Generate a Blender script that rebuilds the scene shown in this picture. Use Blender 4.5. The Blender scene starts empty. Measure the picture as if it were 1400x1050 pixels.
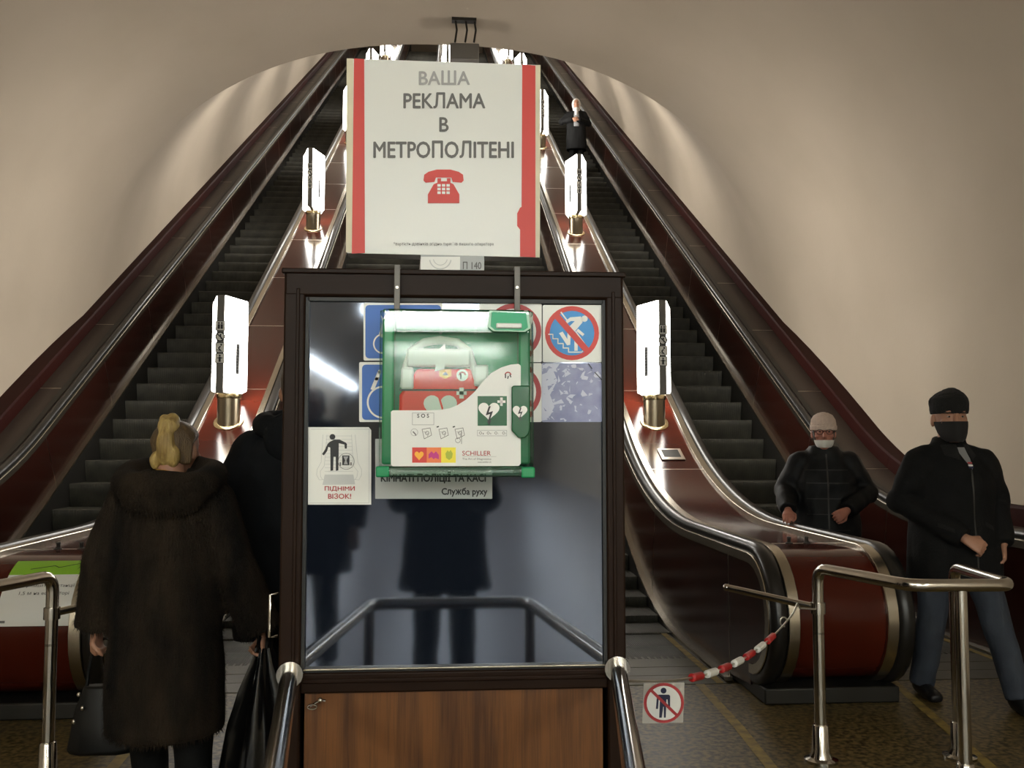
import bpy, math, random
from mathutils import Vector, Matrix, noise
from mathutils.bvhtree import BVHTree
R = math.radians
random.seed(7)
S = bpy.context.scene
COL = S.collection

# ------------------------------------------------------------------ camera, world, exposure
F, CH, PITCH, YAW = 1270.0, 1.45, R(3.6), R(4.1)
cam = bpy.data.cameras.new('camera'); cam.sensor_width = 36; cam.lens = F / 1400 * 36; cam.clip_start = .02
camo = bpy.data.objects.new('camera', cam); COL.objects.link(camo)
camo.location = (0, 0, CH); camo.rotation_euler = (R(90) + PITCH, 0, -YAW)
S.camera = camo
w = bpy.data.worlds.new('world'); S.world = w; w.use_nodes = True
w.node_tree.nodes['Background'].inputs[0].default_value = (.9, .85, .78, 1)
w.node_tree.nodes['Background'].inputs[1].default_value = .0
S.view_settings.view_transform = 'Standard'; S.view_settings.look = 'None'
S.view_settings.exposure = 1.8; S.view_settings.gamma = 1.0; S.view_settings.use_curve_mapping = False
S.cycles.use_denoising = True; S.cycles.max_bounces = 8; S.cycles.transparent_max_bounces = 12
S.cycles.sample_clamp_indirect = 6
LAMP_E, HALL_E = 4.5, 22.0

fwd = Vector((math.sin(YAW) * math.cos(PITCH), math.cos(YAW) * math.cos(PITCH), math.sin(PITCH)))
rgt = Vector((math.cos(YAW), -math.sin(YAW), 0)); upv = rgt.cross(fwd)
def at(x, y, Y):            # the point at depth Y that the photograph shows at pixel x, y
    v = fwd + rgt * ((x - 700) / F) + upv * ((525 - y) / F)
    return Vector((0, 0, CH)) + v * (Y / v.y)

# ------------------------------------------------------------------ materials
def lin(c): return tuple(((v / 255) / 12.92 if v <= 10 else (((v / 255) + .055) / 1.055) ** 2.4) for v in c)
MATS = {}
def mat(name, col, rough=.5, metal=0, spec=.5, emit=None, es=0, noise_amt=0, nscale=20, stretch=(1, 1, 1), col2=None, bump=0, bscale=60, coat=0, ior=None, sheen=0, trans=0, alpha=1):
    m = bpy.data.materials.new(name); m.use_nodes = True
    nt = m.node_tree; b = nt.nodes['Principled BSDF']
    b.inputs['Base Color'].default_value = (*col, 1); b.inputs['Roughness'].default_value = rough
    b.inputs['Metallic'].default_value = metal; b.inputs['Specular IOR Level'].default_value = spec
    if ior: b.inputs['IOR'].default_value = ior
    if coat: b.inputs['Coat Weight'].default_value = coat; b.inputs['Coat Roughness'].default_value = .06
    if sheen: b.inputs['Sheen Weight'].default_value = sheen
    if trans: b.inputs['Transmission Weight'].default_value = trans
    if alpha < 1: b.inputs['Alpha'].default_value = alpha
    if emit: b.inputs['Emission Color'].default_value = (*emit, 1); b.inputs['Emission Strength'].default_value = es
    if col2 or bump:
        tc = nt.nodes.new('ShaderNodeTexCoord'); mp = nt.nodes.new('ShaderNodeMapping'); mp.inputs['Scale'].default_value = stretch
        nt.links.new(tc.outputs['Object'], mp.inputs[0])
    if col2:
        nz = nt.nodes.new('ShaderNodeTexNoise'); nz.inputs['Scale'].default_value = nscale; nz.inputs['Detail'].default_value = 5
        nt.links.new(mp.outputs[0], nz.inputs[0])
        rp = nt.nodes.new('ShaderNodeValToRGB'); rp.color_ramp.elements[0].color = (*col, 1); rp.color_ramp.elements[1].color = (*col2, 1)
        rp.color_ramp.elements[0].position = .5 - .25 * (1 - noise_amt); rp.color_ramp.elements[1].position = .5 + .25 * (1 - noise_amt)
        nt.links.new(nz.outputs[0], rp.inputs[0]); nt.links.new(rp.outputs[0], b.inputs['Base Color'])
    if bump:
        n2 = nt.nodes.new('ShaderNodeTexNoise'); n2.inputs['Scale'].default_value = bscale; n2.inputs['Detail'].default_value = 4
        nt.links.new(mp.outputs[0], n2.inputs[0])
        bp = nt.nodes.new('ShaderNodeBump'); bp.inputs['Strength'].default_value = bump; bp.inputs['Distance'].default_value = .01
        nt.links.new(n2.outputs[0], bp.inputs['Height']); nt.links.new(bp.outputs[0], b.inputs['Normal'])
    MATS[name] = m
    return m
M = MATS
mat('plaster', (.42, .355, .275), .75, spec=.2, col2=(.47, .40, .315), nscale=.9, bump=.12, bscale=22)
mat('red_lacquer', (.062, .0085, .004), .15, spec=.28, col2=(.078, .011, .005), nscale=1.5)
mat('red_side', (.018, .0038, .0022), .24, spec=.35, col2=(.023, .0048, .0028), nscale=1.5)
mat('red_board', (.026, .0045, .003), .6, spec=.1)
mat('taupe', (.050, .036, .028), .4, spec=.25, col2=(.062, .045, .035), nscale=2)
mat('rubber', (.012, .011, .010), .3)
mat('aluminium', (.46, .41, .33), .27, 1, col2=(.55, .50, .41), nscale=6, stretch=(1, .2, .2))
mat('joint_metal', (.62, .56, .48), .3, 1)
mat('steel', (.62, .59, .54), .16, 1, col2=(.50, .47, .42), nscale=9)
mat('dark_metal', (.03, .028, .024), .45, .5)
mat('bronze', (.20, .165, .115), .3, 1, col2=(.25, .21, .15), nscale=12, stretch=(8, 8, .3))
mat('brass', (.72, .58, .33), .25, 1)
mat('lamp_glow', (.9, .9, .88), .4, emit=(1.0, .965, .90), es=LAMP_E)
mat('hall_glow', (.9, .9, .9), .4, emit=(.95, 1.0, .95), es=HALL_E)
mat('lamp_strip', (.16, .15, .135), .4)
mat('strip_glow', (.9, .9, .9), .4, emit=(.95, 1.0, .95), es=9)
mat('hall_granite', (.22, .22, .245), .28, col2=(.29, .29, .315), nscale=30)
mat('terrazzo', (.034, .024, .009), .42, spec=.3, noise_amt=.55, col2=(.17, .122, .045), nscale=34, bump=.05, bscale=90)
mat('plate_metal', (.050, .042, .022), .45, .3, col2=(.080, .066, .035), nscale=9, bump=.1, bscale=70)
mat('yellow_paint', (.34, .24, .05), .6, col2=(.15, .105, .035), nscale=16, noise_amt=.3)
mat('kiosk_brown', (.013, .0060, .0032), .42, spec=.12, col2=(.018, .0085, .0048), nscale=3)
mat('gasket', (.006, .006, .006), .5)
mat('kiosk_glass', (.006, .008, .014), .05, ior=2.2, col2=(.008, .011, .018), nscale=4)
M['kiosk_glass'].node_tree.nodes['Principled BSDF'].inputs['Specular Tint'].default_value = (.74, .82, 1.0, 1)
mat('white_sheet', (.80, .80, .76), .35)
mat('white_vinyl', (.74, .75, .72), .3)
mat('cream_edge', (.70, .64, .47), .5)
mat('grey_sheet', (.42, .44, .44), .4)
mat('ink_black', (.012, .012, .014), .5)
mat('ink_grey', (.13, .125, .12), .5)
mat('ink_pale', (.36, .36, .36), .5)
mat('ink_line', (.55, .56, .55), .5)
mat('ink_red', (.62, .045, .035), .45)
mat('ink_dkred', (.40, .03, .035), .45)
mat('ink_blue', (.02, .13, .50), .4)
mat('ink_sky', (.03, .27, .66), .4)
mat('ink_navy', (.01, .014, .05), .4)
mat('torn_blue', (.20, .22, .40), .4, col2=(.34, .36, .54), nscale=30)
mat('torn_white', (.60, .62, .74), .5)
mat('lime', (.26, .55, .03), .4)
mat('magenta', (.55, .03, .22), .4)
mat('orange', (.80, .20, .06), .4)
mat('yellow_ink', (.85, .72, .05), .4)
mat('amber', (.90, .42, .03), .4)
mat('olive_ink', (.42, .48, .04), .4)
mat('aed_mint', (.10, .46, .27), .3)
mat('aed_pale', (.50, .78, .62), .3)
mat('aed_green', (.015, .27, .10), .25, coat=.4)
mat('aed_dark_green', (.006, .10, .035), .25, coat=.4)
mat('aed_red', (.85, .02, .016), .35)
mat('aed_white', (.75, .76, .72), .3)
mat('red_bead', (.45, .02, .02), .35)
mat('white_bead', (.78, .77, .72), .35)
mat('skin', (.34, .17, .105), .5, col2=(.40, .20, .125), nscale=25)
mat('skin_pink', (.42, .17, .12), .5, col2=(.48, .21, .15), nscale=25)
mat('black_cloth', (.0035, .0035, .0035), .85, spec=.2, col2=(.006, .006, .006), nscale=12, bump=.2, bscale=90)
mat('navy_cloth', (.0035, .0045, .006), .8, spec=.2, col2=(.006, .0075, .0095), nscale=10, bump=.2, bscale=80)
mat('puffer', (.003, .0034, .0045), .6, spec=.25, col2=(.005, .0055, .0065), nscale=10, bump=.1, bscale=60)
mat('jeans', (.018, .023, .034), .85, col2=(.040, .050, .068), nscale=7, bump=.2, bscale=150)
mat('knit_black', (.005, .0045, .004), .95, bump=.6, bscale=140)
mat('knit_beige', (.56, .44, .37), .95, col2=(.66, .53, .45), nscale=50, bump=.7, bscale=120)
mat('knit_white', (.62, .60, .58), .95, bump=.6, bscale=140)
mat('mask_black', (.007, .006, .006), .85)
mat('mask_white', (.75, .74, .70), .85)
mat('eye_white', (.26, .21, .18), .3)
mat('eye_dark', (.015, .010, .008), .2)
mat('hair_dark', (.030, .018, .010), .5, col2=(.055, .033, .018), nscale=30, stretch=(6, 6, .6))
mat('hair_roots', (.045, .024, .009), .45, col2=(.14, .085, .03), nscale=14, stretch=(4, 4, .7), bump=.6, bscale=70)
mat('hair_blonde', (.24, .14, .035), .42, col2=(.58, .42, .14), nscale=13, stretch=(4, 4, .5), noise_amt=.2, bump=.6, bscale=60)
mat('fur', (.0022, .0015, .0009), .8, spec=.25, noise_amt=.25, col2=(.034, .022, .012), nscale=4.2, stretch=(2.2, 2.2, .7), bump=.9, bscale=110)
mat('grey_knit', (.22, .22, .22), .8)
mat('plastic_bag', (.003, .003, .003), .25)
mat('leather', (.003, .003, .003), .45, spec=.3)
mat('gold', (.85, .58, .22), .2, 1)
mat('speaker_grey', (.17, .16, .145), .5)
mat('boot', (.008, .007, .007), .4)
mat('rope_steel', (.5, .48, .42), .35, .9)
mat('phone_black', (.01, .01, .012), .15)
mat('clear_sleeve', (.78, .74, .66), .25, alpha=.35)

def wood_mat():
    m = bpy.data.materials.new('wood_laminate'); m.use_nodes = True; nt = m.node_tree; b = nt.nodes['Principled BSDF']
    tc = nt.nodes.new('ShaderNodeTexCoord'); mp = nt.nodes.new('ShaderNodeMapping'); mp.inputs['Scale'].default_value = (9, 9, .55)
    nz = nt.nodes.new('ShaderNodeTexNoise'); nz.inputs['Scale'].default_value = 3.2; nz.inputs['Detail'].default_value = 7; nz.inputs['Distortion'].default_value = .5
    mp2 = nt.nodes.new('ShaderNodeMapping'); mp2.inputs['Scale'].default_value = (90, 90, 2.5)
    n2 = nt.nodes.new('ShaderNodeTexNoise'); n2.inputs['Scale'].default_value = 3; n2.inputs['Detail'].default_value = 3
    ad = nt.nodes.new('ShaderNodeMath'); ad.operation = 'MULTIPLY_ADD'; ad.inputs[1].default_value = .45
    rp = nt.nodes.new('ShaderNodeValToRGB'); e = rp.color_ramp.elements
    e[0].position = .52; e[0].color = (.060, .020, .004, 1); e[1].position = .86; e[1].color = (.15, .056, .012, 1)
    L = nt.links.new
    L(tc.outputs['Object'], mp.inputs[0]); L(tc.outputs['Object'], mp2.inputs[0]); L(mp.outputs[0], nz.inputs[0]); L(mp2.outputs[0], n2.inputs[0])
    L(n2.outputs[0], ad.inputs[0]); L(nz.outputs[0], ad.inputs[2]); L(ad.outputs[0], rp.inputs[0]); L(rp.outputs[0], b.inputs['Base Color'])
    b.inputs['Roughness'].default_value = .42
    MATS['wood'] = m
wood_mat()
def step_mat():
    m = bpy.data.materials.new('step_metal'); m.use_nodes = True; nt = m.node_tree; b = nt.nodes['Principled BSDF']
    tc = nt.nodes.new('ShaderNodeTexCoord'); wv = nt.nodes.new('ShaderNodeTexWave'); wv.bands_direction = 'X'; wv.inputs['Scale'].default_value = 22
    bp = nt.nodes.new('ShaderNodeBump'); bp.inputs['Strength'].default_value = .5; bp.inputs['Distance'].default_value = .006
    nz = nt.nodes.new('ShaderNodeTexNoise'); nz.inputs['Scale'].default_value = 7
    rp = nt.nodes.new('ShaderNodeValToRGB'); e = rp.color_ramp.elements; e[0].color = (.028, .0265, .019, 1); e[1].color = (.055, .051, .036, 1); e[0].position = .3; e[1].position = .7
    L = nt.links.new
    L(tc.outputs['Object'], wv.inputs[0]); L(wv.outputs[1], bp.inputs['Height']); L(bp.outputs[0], b.inputs['Normal'])
    L(tc.outputs['Object'], nz.inputs[0]); L(nz.outputs[0], rp.inputs[0]); L(rp.outputs[0], b.inputs['Base Color'])
    b.inputs['Roughness'].default_value = .5; b.inputs['Metallic'].default_value = .25
    MATS['step'] = m
step_mat()
def lid_mat():
    m = bpy.data.materials.new('green_clear_lid'); m.use_nodes = True; nt = m.node_tree; nt.nodes.remove(nt.nodes['Principled BSDF'])
    out = nt.nodes['Material Output']; L = nt.links.new
    tr = nt.nodes.new('ShaderNodeBsdfTransparent'); tr.inputs[0].default_value = (.90, .98, .93, 1)
    df = nt.nodes.new('ShaderNodeBsdfDiffuse'); df.inputs[0].default_value = (.22, .60, .38, 1)
    m1 = nt.nodes.new('ShaderNodeMixShader'); m1.inputs[0].default_value = .07
    gl = nt.nodes.new('ShaderNodeBsdfGlossy'); gl.inputs['Roughness'].default_value = .07
    fr = nt.nodes.new('ShaderNodeFresnel'); fr.inputs[0].default_value = 1.55
    m2 = nt.nodes.new('ShaderNodeMixShader')
    L(tr.outputs[0], m1.inputs[1]); L(df.outputs[0], m1.inputs[2]); L(fr.outputs[0], m2.inputs[0]); L(m1.outputs[0], m2.inputs[1]); L(gl.outputs[0], m2.inputs[2]); L(m2.outputs[0], out.inputs[0])
    MATS['lid'] = m
lid_mat()

# ------------------------------------------------------------------ mesh helpers
class B:
    def __init__(s): s.v = []; s.f = []; s.mi = []; s.mats = []
    def add(s, vs, fs, m=None):
        o = len(s.v); s.v += [tuple(p) for p in vs]; k = 0
        if m is not None:
            if m not in s.mats: s.mats.append(m)
            k = s.mats.index(m)
        for f in fs: s.f.append(tuple(i + o for i in f)); s.mi.append(k)
    def box(s, a, b, m=None):
        x0, y0, z0 = (min(a[i], b[i]) for i in range(3)); x1, y1, z1 = (max(a[i], b[i]) for i in range(3))
        s.add([(x0, y0, z0), (x1, y0, z0), (x1, y1, z0), (x0, y1, z0), (x0, y0, z1), (x1, y0, z1), (x1, y1, z1), (x0, y1, z1)],
              [(0, 3, 2, 1), (4, 5, 6, 7), (0, 1, 5, 4), (1, 2, 6, 5), (2, 3, 7, 6), (3, 0, 4, 7)], m)
        return s
    def loft(s, rings, cap=True, closed=True, m=None):
        n = len(rings[0]); vs = [p for r in rings for p in r]; fs = []
        for i in range(len(rings) - 1):
            for j in range(n if closed else n - 1):
                k = (j + 1) % n
                fs.append((i * n + j, i * n + k, (i + 1) * n + k, (i + 1) * n + j))
        if cap: fs.append(tuple(range(n))[::-1]); fs.append(tuple((len(rings) - 1) * n + j for j in range(n)))
        s.add(vs, fs, m); return s
    def extrude(s, poly, axis, a, b, m=None):      # poly = 2D points in the two other axes
        def P(p, t):
            q = list(p); q.insert(axis, t); return tuple(q)
        return s.loft([[P(p, a) for p in poly], [P(p, b) for p in poly]], m=m)
    def tube(s, pts, r, seg=10, m=None, cap=True):
        pts = [Vector(p) for p in pts]; rs = r if isinstance(r, (list, tuple)) else [r] * len(pts); rings = []
        ref = None
        for i, p in enumerate(pts):
            t = (pts[min(i + 1, len(pts) - 1)] - pts[max(i - 1, 0)]).normalized()
            if ref is None: ref = Vector((0, 0, 1)) if abs(t.z) < .9 else Vector((0, 1, 0))
            u = (ref - t * ref.dot(t)).normalized(); ref = u; vv = t.cross(u)
            ra = rs[i]; ra, rb = ra if isinstance(ra, (list, tuple)) else (ra, ra)
            rings.append([tuple(p + u * (math.cos(2 * math.pi * k / seg) * ra) + vv * (math.sin(2 * math.pi * k / seg) * rb)) for k in range(seg)])
        return s.loft(rings, cap, m=m)
    def lathe(s, c, prof, seg=24, m=None):         # prof: (radius, z)
        return s.loft([[(c[0] + math.cos(2 * math.pi * k / seg) * r, c[1] + math.sin(2 * math.pi * k / seg) * r, c[2] + z) for k in range(seg)] for r, z in prof], m=m)
    def ell(s, c, r, mtx=None, seg=14, rows=9, m=None):
        rings = []
        for i in range(rows):
            a = -math.pi / 2 + math.pi * (i + .5) / rows if 0 else -math.pi / 2 * .985 + math.pi * .985 * i / (rows - 1)
            ring = []
            for k in range(seg):
                t = 2 * math.pi * k / seg; p = Vector((math.cos(a) * math.cos(t) * r[0], math.cos(a) * math.sin(t) * r[1], math.sin(a) * r[2]))
                if mtx: p = mtx @ p
                ring.append(tuple(p + Vector(c)))
            rings.append(ring)
        return s.loft(rings, m=m)
    def rings(s, lst, seg=24, m=None, sq=0):       # lst: (z, rx, ry, cx, cy)
        out = []
        for z, rx, ry, cx, cy in lst:
            ring = []
            for k in range(seg):
                t = 2 * math.pi * k / seg; c, d = math.cos(t), math.sin(t)
                if sq: q = (abs(c) ** (2 + sq) + abs(d) ** (2 + sq)) ** (-1 / (2 + sq)); c *= q; d *= q
                ring.append((cx + c * rx, cy + d * ry, z))
            out.append(ring)
        return s.loft(out, m=m)
    def move(s, f, start=0):
        s.v = s.v[:start] + [tuple(f(Vector(p))) for p in s.v[start:]]; return s

def wloc(o):
    p = Vector((0, 0, 0))
    while o: p += o.location; o = o.parent
    return p
def finish(name, me, parent=None, local=False, smooth=40, bevel=0, props=None):
    if parent and not local:
        me.transform(Matrix.Translation(-wloc(parent)))
    if smooth:
        me.polygons.foreach_set('use_smooth', [True] * len(me.polygons))
        if smooth < 180: me.set_sharp_from_angle(angle=R(smooth))
    o = bpy.data.objects.new(name, me); COL.objects.link(o)
    if parent: o.parent = parent
    if bevel:
        b = o.modifiers.new('bevel', 'BEVEL'); b.width = bevel; b.segments = 2; b.limit_method = 'ANGLE'; b.angle_limit = R(40)
    return o
def mesh(name, b, m=None):
    me = bpy.data.meshes.new(name); me.from_pydata(b.v, [], b.f)
    if b.mats and m is None:
        for k in b.mats: me.materials.append(M[k])
        me.polygons.foreach_set('material_index', b.mi)
    else: me.materials.append(M[m])
    me.validate(); me.update()
    return me
def recalc(me):
    import bmesh
    bm = bmesh.new(); bm.from_mesh(me); bmesh.ops.recalc_face_normals(bm, faces=bm.faces); bm.to_mesh(me); bm.free()
def obj(name, b, m=None, parent=None, local=False, smooth=40, bevel=0, label=None, cat=None, group=None, kind=None, fix=True):
    me = mesh(name, b, m)
    if fix: recalc(me)
    o = finish(name, me, parent, local, smooth, bevel); tag(o, label, cat, group, kind); return o
def tag(o, label=None, cat=None, group=None, kind=None):
    for k, v in (('label', label), ('category', cat), ('group', group), ('kind', kind)):
        if v: o[k] = v
    return o
def thing(name, label, cat, loc=(0, 0, 0), group=None, rz=0):
    o = bpy.data.objects.new(name, None); COL.objects.link(o); o.location = loc; o.rotation_euler = (0, 0, rz); o.empty_display_size = .1
    return tag(o, label, cat, group)
def copytree(o, parent=None):
    c = o.copy(); COL.objects.link(c); c.parent = parent
    for ch in o.children: copytree(ch, c)
    return c

_tc = {}
TMP = bpy.data.scenes.new('scratch')
def evalmesh(o):
    TMP.collection.objects.link(o)
    with bpy.context.temp_override(scene=TMP, view_layer=TMP.view_layers[0]): dg = bpy.context.evaluated_depsgraph_get()
    return bpy.data.meshes.new_from_object(o.evaluated_get(dg))
def textmesh(body, bold=0):
    k = (body, bold)
    if k not in _tc:
        c = bpy.data.curves.new('t', 'FONT'); c.body = body; c.offset = bold; c.resolution_u = 3
        o = bpy.data.objects.new('t', c); me = evalmesh(o)
        vs = [tuple(v.co[:2]) for v in me.vertices]; fs = [tuple(p.vertices) for p in me.polygons]
        bpy.data.objects.remove(o); bpy.data.curves.remove(c); bpy.data.meshes.remove(me)
        _tc[k] = (vs, fs)
    return _tc[k]
LAT = str.maketrans('АВЕКМНОРСТХІарсеохуі', 'ABEKMHOPCTXIapceoxyi')
class Print(B):                # flat print, drawn on the plane that f maps to; layers sit a fraction of a millimetre apart
    def __init__(s, f, normal, step=.0005): super().__init__(); s.fm = f; s.n = Vector(normal); s.st = step
    def P(s, p, lay): return tuple(Vector(s.fm(*p)) + s.n * (s.st * lay))
    def poly(s, pts, m, lay=1): s.add([s.P(p, lay) for p in pts], [tuple(range(len(pts)))], m)
    def sheet(s, pts, m, th=.002):
        a = [Vector(s.fm(*p)) for p in pts]; n = len(a); b = [p - s.n * th for p in a]
        s.add([tuple(p) for p in a + b], [tuple(range(n)), tuple(range(2 * n - 1, n - 1, -1))] + [(i, (i + 1) % n, n + (i + 1) % n, n + i) for i in range(n)], m)
    def rect(s, x0, y0, x1, y1, m, lay=1): s.poly([(x0, y0), (x1, y0), (x1, y1), (x0, y1)], m, lay)
    def rrect(s, x0, y0, x1, y1, r, m, lay=1, th=0):
        pts = []
        for cx, cy, a in ((x1 - r, y0 + r, -90), (x1 - r, y1 - r, 0), (x0 + r, y1 - r, 90), (x0 + r, y0 + r, 180)):
            pts += [(cx + r * math.cos(R(a + t)), cy + r * math.sin(R(a + t))) for t in (0, 30, 60, 90)]
        s.sheet(pts, m, th) if th else s.poly(pts, m, lay)
    def disc(s, x, y, r, m, lay=1, ry=None, n=32): s.poly([(x + r * math.cos(2 * math.pi * k / n), y + (ry or r) * math.sin(2 * math.pi * k / n)) for k in range(n)], m, lay)
    def ring(s, x, y, r0, r1, m, lay=1, n=40, a0=0, a1=360):
        full = a1 - a0 >= 360; vs = []
        for k in range(n + 1):
            t = R(a0 + (a1 - a0) * k / n); vs += [s.P((x + q * math.cos(t), y + q * math.sin(t)), lay) for q in (r0, r1)]
        s.add(vs, [(2 * k, 2 * k + 1, 2 * k + 3, 2 * k + 2) for k in range(n)], m)
    def line(s, pts, wd, m, lay=1):
        for (x0, y0), (x1, y1) in zip(pts, pts[1:]):
            d = math.hypot(x1 - x0, y1 - y0) or 1; a, b = -(y1 - y0) / d * wd / 2, (x1 - x0) / d * wd / 2
            s.poly([(x0 + a, y0 + b), (x1 + a, y1 + b), (x1 - a, y1 - b), (x0 - a, y0 - b)], m, lay)
            if len(pts) > 2: s.disc(x1, y1, wd / 2, m, lay, n=8)
    def text(s, body, x0, y0, x1, y1, m, lay=2, bold=0.0):
        vs, fs = textmesh(body.translate(LAT)); ax = min(v[0] for v in vs); bx = max(v[0] for v in vs); ay = min(v[1] for v in vs); by = max(v[1] for v in vs)
        k = bold * (y1 - y0) / .7
        for i, (dx, dy) in enumerate(((0, 0),) if not bold else ((-k, 0), (k, 0), (0, -k), (0, k))):
            s.add([s.P((x0 + dx + (v[0] - ax) / (bx - ax) * (x1 - x0), y1 + dy - (v[1] - ay) / (by - ay) * (y1 - y0)), lay + i * .12) for v in vs], fs, m)
    def heart(s, x, y, w, h, m, lay=2):
        pts = []
        for k in range(32):
            t = 2 * math.pi * k / 32
            pts.append((x + w / 2 * math.sin(t) ** 3, y - h / 2 * (13 * math.cos(t) - 5 * math.cos(2 * t) - 2 * math.cos(3 * t) - math.cos(4 * t)) / 15))
        s.poly(pts, m, lay)
def pxplane(Y): return lambda x, y: at(x, y, Y)

# ------------------------------------------------------------------ setting: vault, floor
XC, ZC, RV, RH, YM = -.04, 2.0, 4.40, 4.1, 11.74
def vlt(a):
    c, d = math.cos(a), math.sin(a); return math.copysign(abs(c) ** (2 / 2.3), c) * RV, math.copysign(abs(d) ** (2 / 2.3), d) * RH
ds, dc = math.sin(R(30)), math.cos(R(30))
b = B(); A0, A1, NA = -32, 212, 84
angs = [R(A0 + (A1 - A0) * k / NA) for k in range(NA + 1)]
def vring(Y=None, t=0):
    out = []
    for a in angs:
        x, dz = vlt(a); x += XC; ym = YM - math.tan(R(15)) * dz
        out.append((x, Y if Y is not None else ym + t * dc, ZC + dz + (t * ds if Y is None else 0)))
    return out
rings = [vring(Y=y) for y in (-36, -24, -12, -6, -2, 2, 5, 7, 8.5)] + [vring(t=t) for t in (0, 1, 2, 4, 7, 12, 20, 30, 42)]
b.loft(rings, cap=False, closed=False)
vault = obj('ceiling', b, 'plaster', smooth=25, kind='structure', label='cream plaster vault over the hall and up the escalator shaft', fix=False)
b = B(); b.add([(x, y, z) for x, y, z in vring(t=42)], [tuple(range(NA + 1))]); obj('wall_far', b, 'plaster', kind='structure')
b = B(); b.box((-4.6, -36.2, -.3), (4.6, -36, 6.2)); obj('wall_back', b, 'plaster', kind='structure')
b = B(); b.box((-4.6, -1, -.12), (4.6, 5.58, 0)); b.box((-4.6, 5.58, -.12), (4.6, 7.2, -.02))
floor = obj('floor', b, 'terrazzo', smooth=0, kind='structure', label='speckled brown stone floor')
b = B(); b.box((-4.6, -36, -.12), (4.6, -1.002, 0)); obj('floor', b, 'hall_granite', smooth=0, kind='structure', label='pale grey granite floor of the hall')
def yline(pts, wd=.055):
    bb = B()
    for (x0, y0), (x1, y1) in zip(pts, pts[1:]):
        d = math.hypot(x1 - x0, y1 - y0); a, c = -(y1 - y0) / d * wd / 2, (x1 - x0) / d * wd / 2
        bb.add([(x0 + a, y0 + c, .003), (x1 + a, y1 + c, .003), (x1 - a, y1 - c, .003), (x0 - a, y0 - c, .003)], [(0, 1, 2, 3)])
    obj('yellow_line', bb, 'yellow_paint', floor, smooth=0, label='worn yellow floor marking')
yline([(1.53, 5.58), (1.50, 4.75), (1.455, 4.1), (1.43, 3.6)]); yline([(2.72, 5.58), (2.56, 4.72), (2.44, 4.1), (2.36, 3.6)])
yline([(-1.53, 5.58), (-1.50, 4.75), (-1.455, 4.1)]); yline([(-2.72, 5.58), (-2.56, 4.72), (-2.44, 4.1)])

# ------------------------------------------------------------------ escalator profile: flat, arc, 30 degree incline, round newel
RA, YC, H0, RN = 5.2, 6.667, .85, .38
SARC = RA * R(30); S0 = (4.95 + RN) - YC; SEND = 42.0; SNEW = S0 - RN * math.pi
def pt(s, n=0):
    if s < S0:
        th = (S0 - s) / RN; r = RN - n
        return (YC + S0 - r * math.sin(th), H0 - RN + r * math.cos(th))
    if s < 0: return (YC + s, H0 - n)
    if s < SARC:
        a = s / RA; return (YC + (RA + n) * math.sin(a), H0 + RA - (RA + n) * math.cos(a))
    t = s - SARC
    return (YC + (RA + n) * ds + t * dc, H0 + RA - (RA + n) * dc + t * ds)
def svals(a, c):
    v = {a, c}
    for k in range(15): v.add(S0 - RN * math.pi * k / 14)
    v.add(0.0)
    for k in range(15): v.add(SARC * k / 14)
    return sorted(x for x in v if a <= x <= c)
def sweep(bb, cross, a, c, m=None):
    rr = []
    for s in svals(a, c):
        cs = cross(s) if callable(cross) else cross
        rr.append([(x, *pt(s, n)) for x, n in cs])
    return bb.loft(rr, m=m)
def sk(s):      # depth of the skirt line below the handrail: floor level on the flat, closer on the incline
    t = min(1, max(0, (s - .3) / (SARC - .3))); t = t * t * (3 - 2 * t)
    return .84 - .22 * t
JS = [1.96 + 1.74 * k for k in range(24) if 1.96 + 1.74 * k < SEND]
SD = -1.07      # joint between the round front panel and the flat deck
def handrail(x, par, s0=SNEW):
    bb = B(); sweep(bb, [(x - .041, .035), (x - .046, .01), (x - .036, -.018), (x, -.026), (x + .036, -.018), (x + .046, .01), (x + .041, .035)], s0, SEND)
    obj('handrail', bb, 'rubber', par, smooth=60)
def strip(x0, x1, n0, n1, par, name='trim_strip', m='aluminium', a=SNEW, c=SEND):
    bb = B(); sweep(bb, [(x0, n1), (x0, n0 + .004), (x0 + .004 * (1 if x1 > x0 else -1), n0), (x1 - .004 * (1 if x1 > x0 else -1), n0), (x1, n0 + .004), (x1, n1)], a, c)
    return obj(name, bb, m, par, smooth=30)
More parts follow.
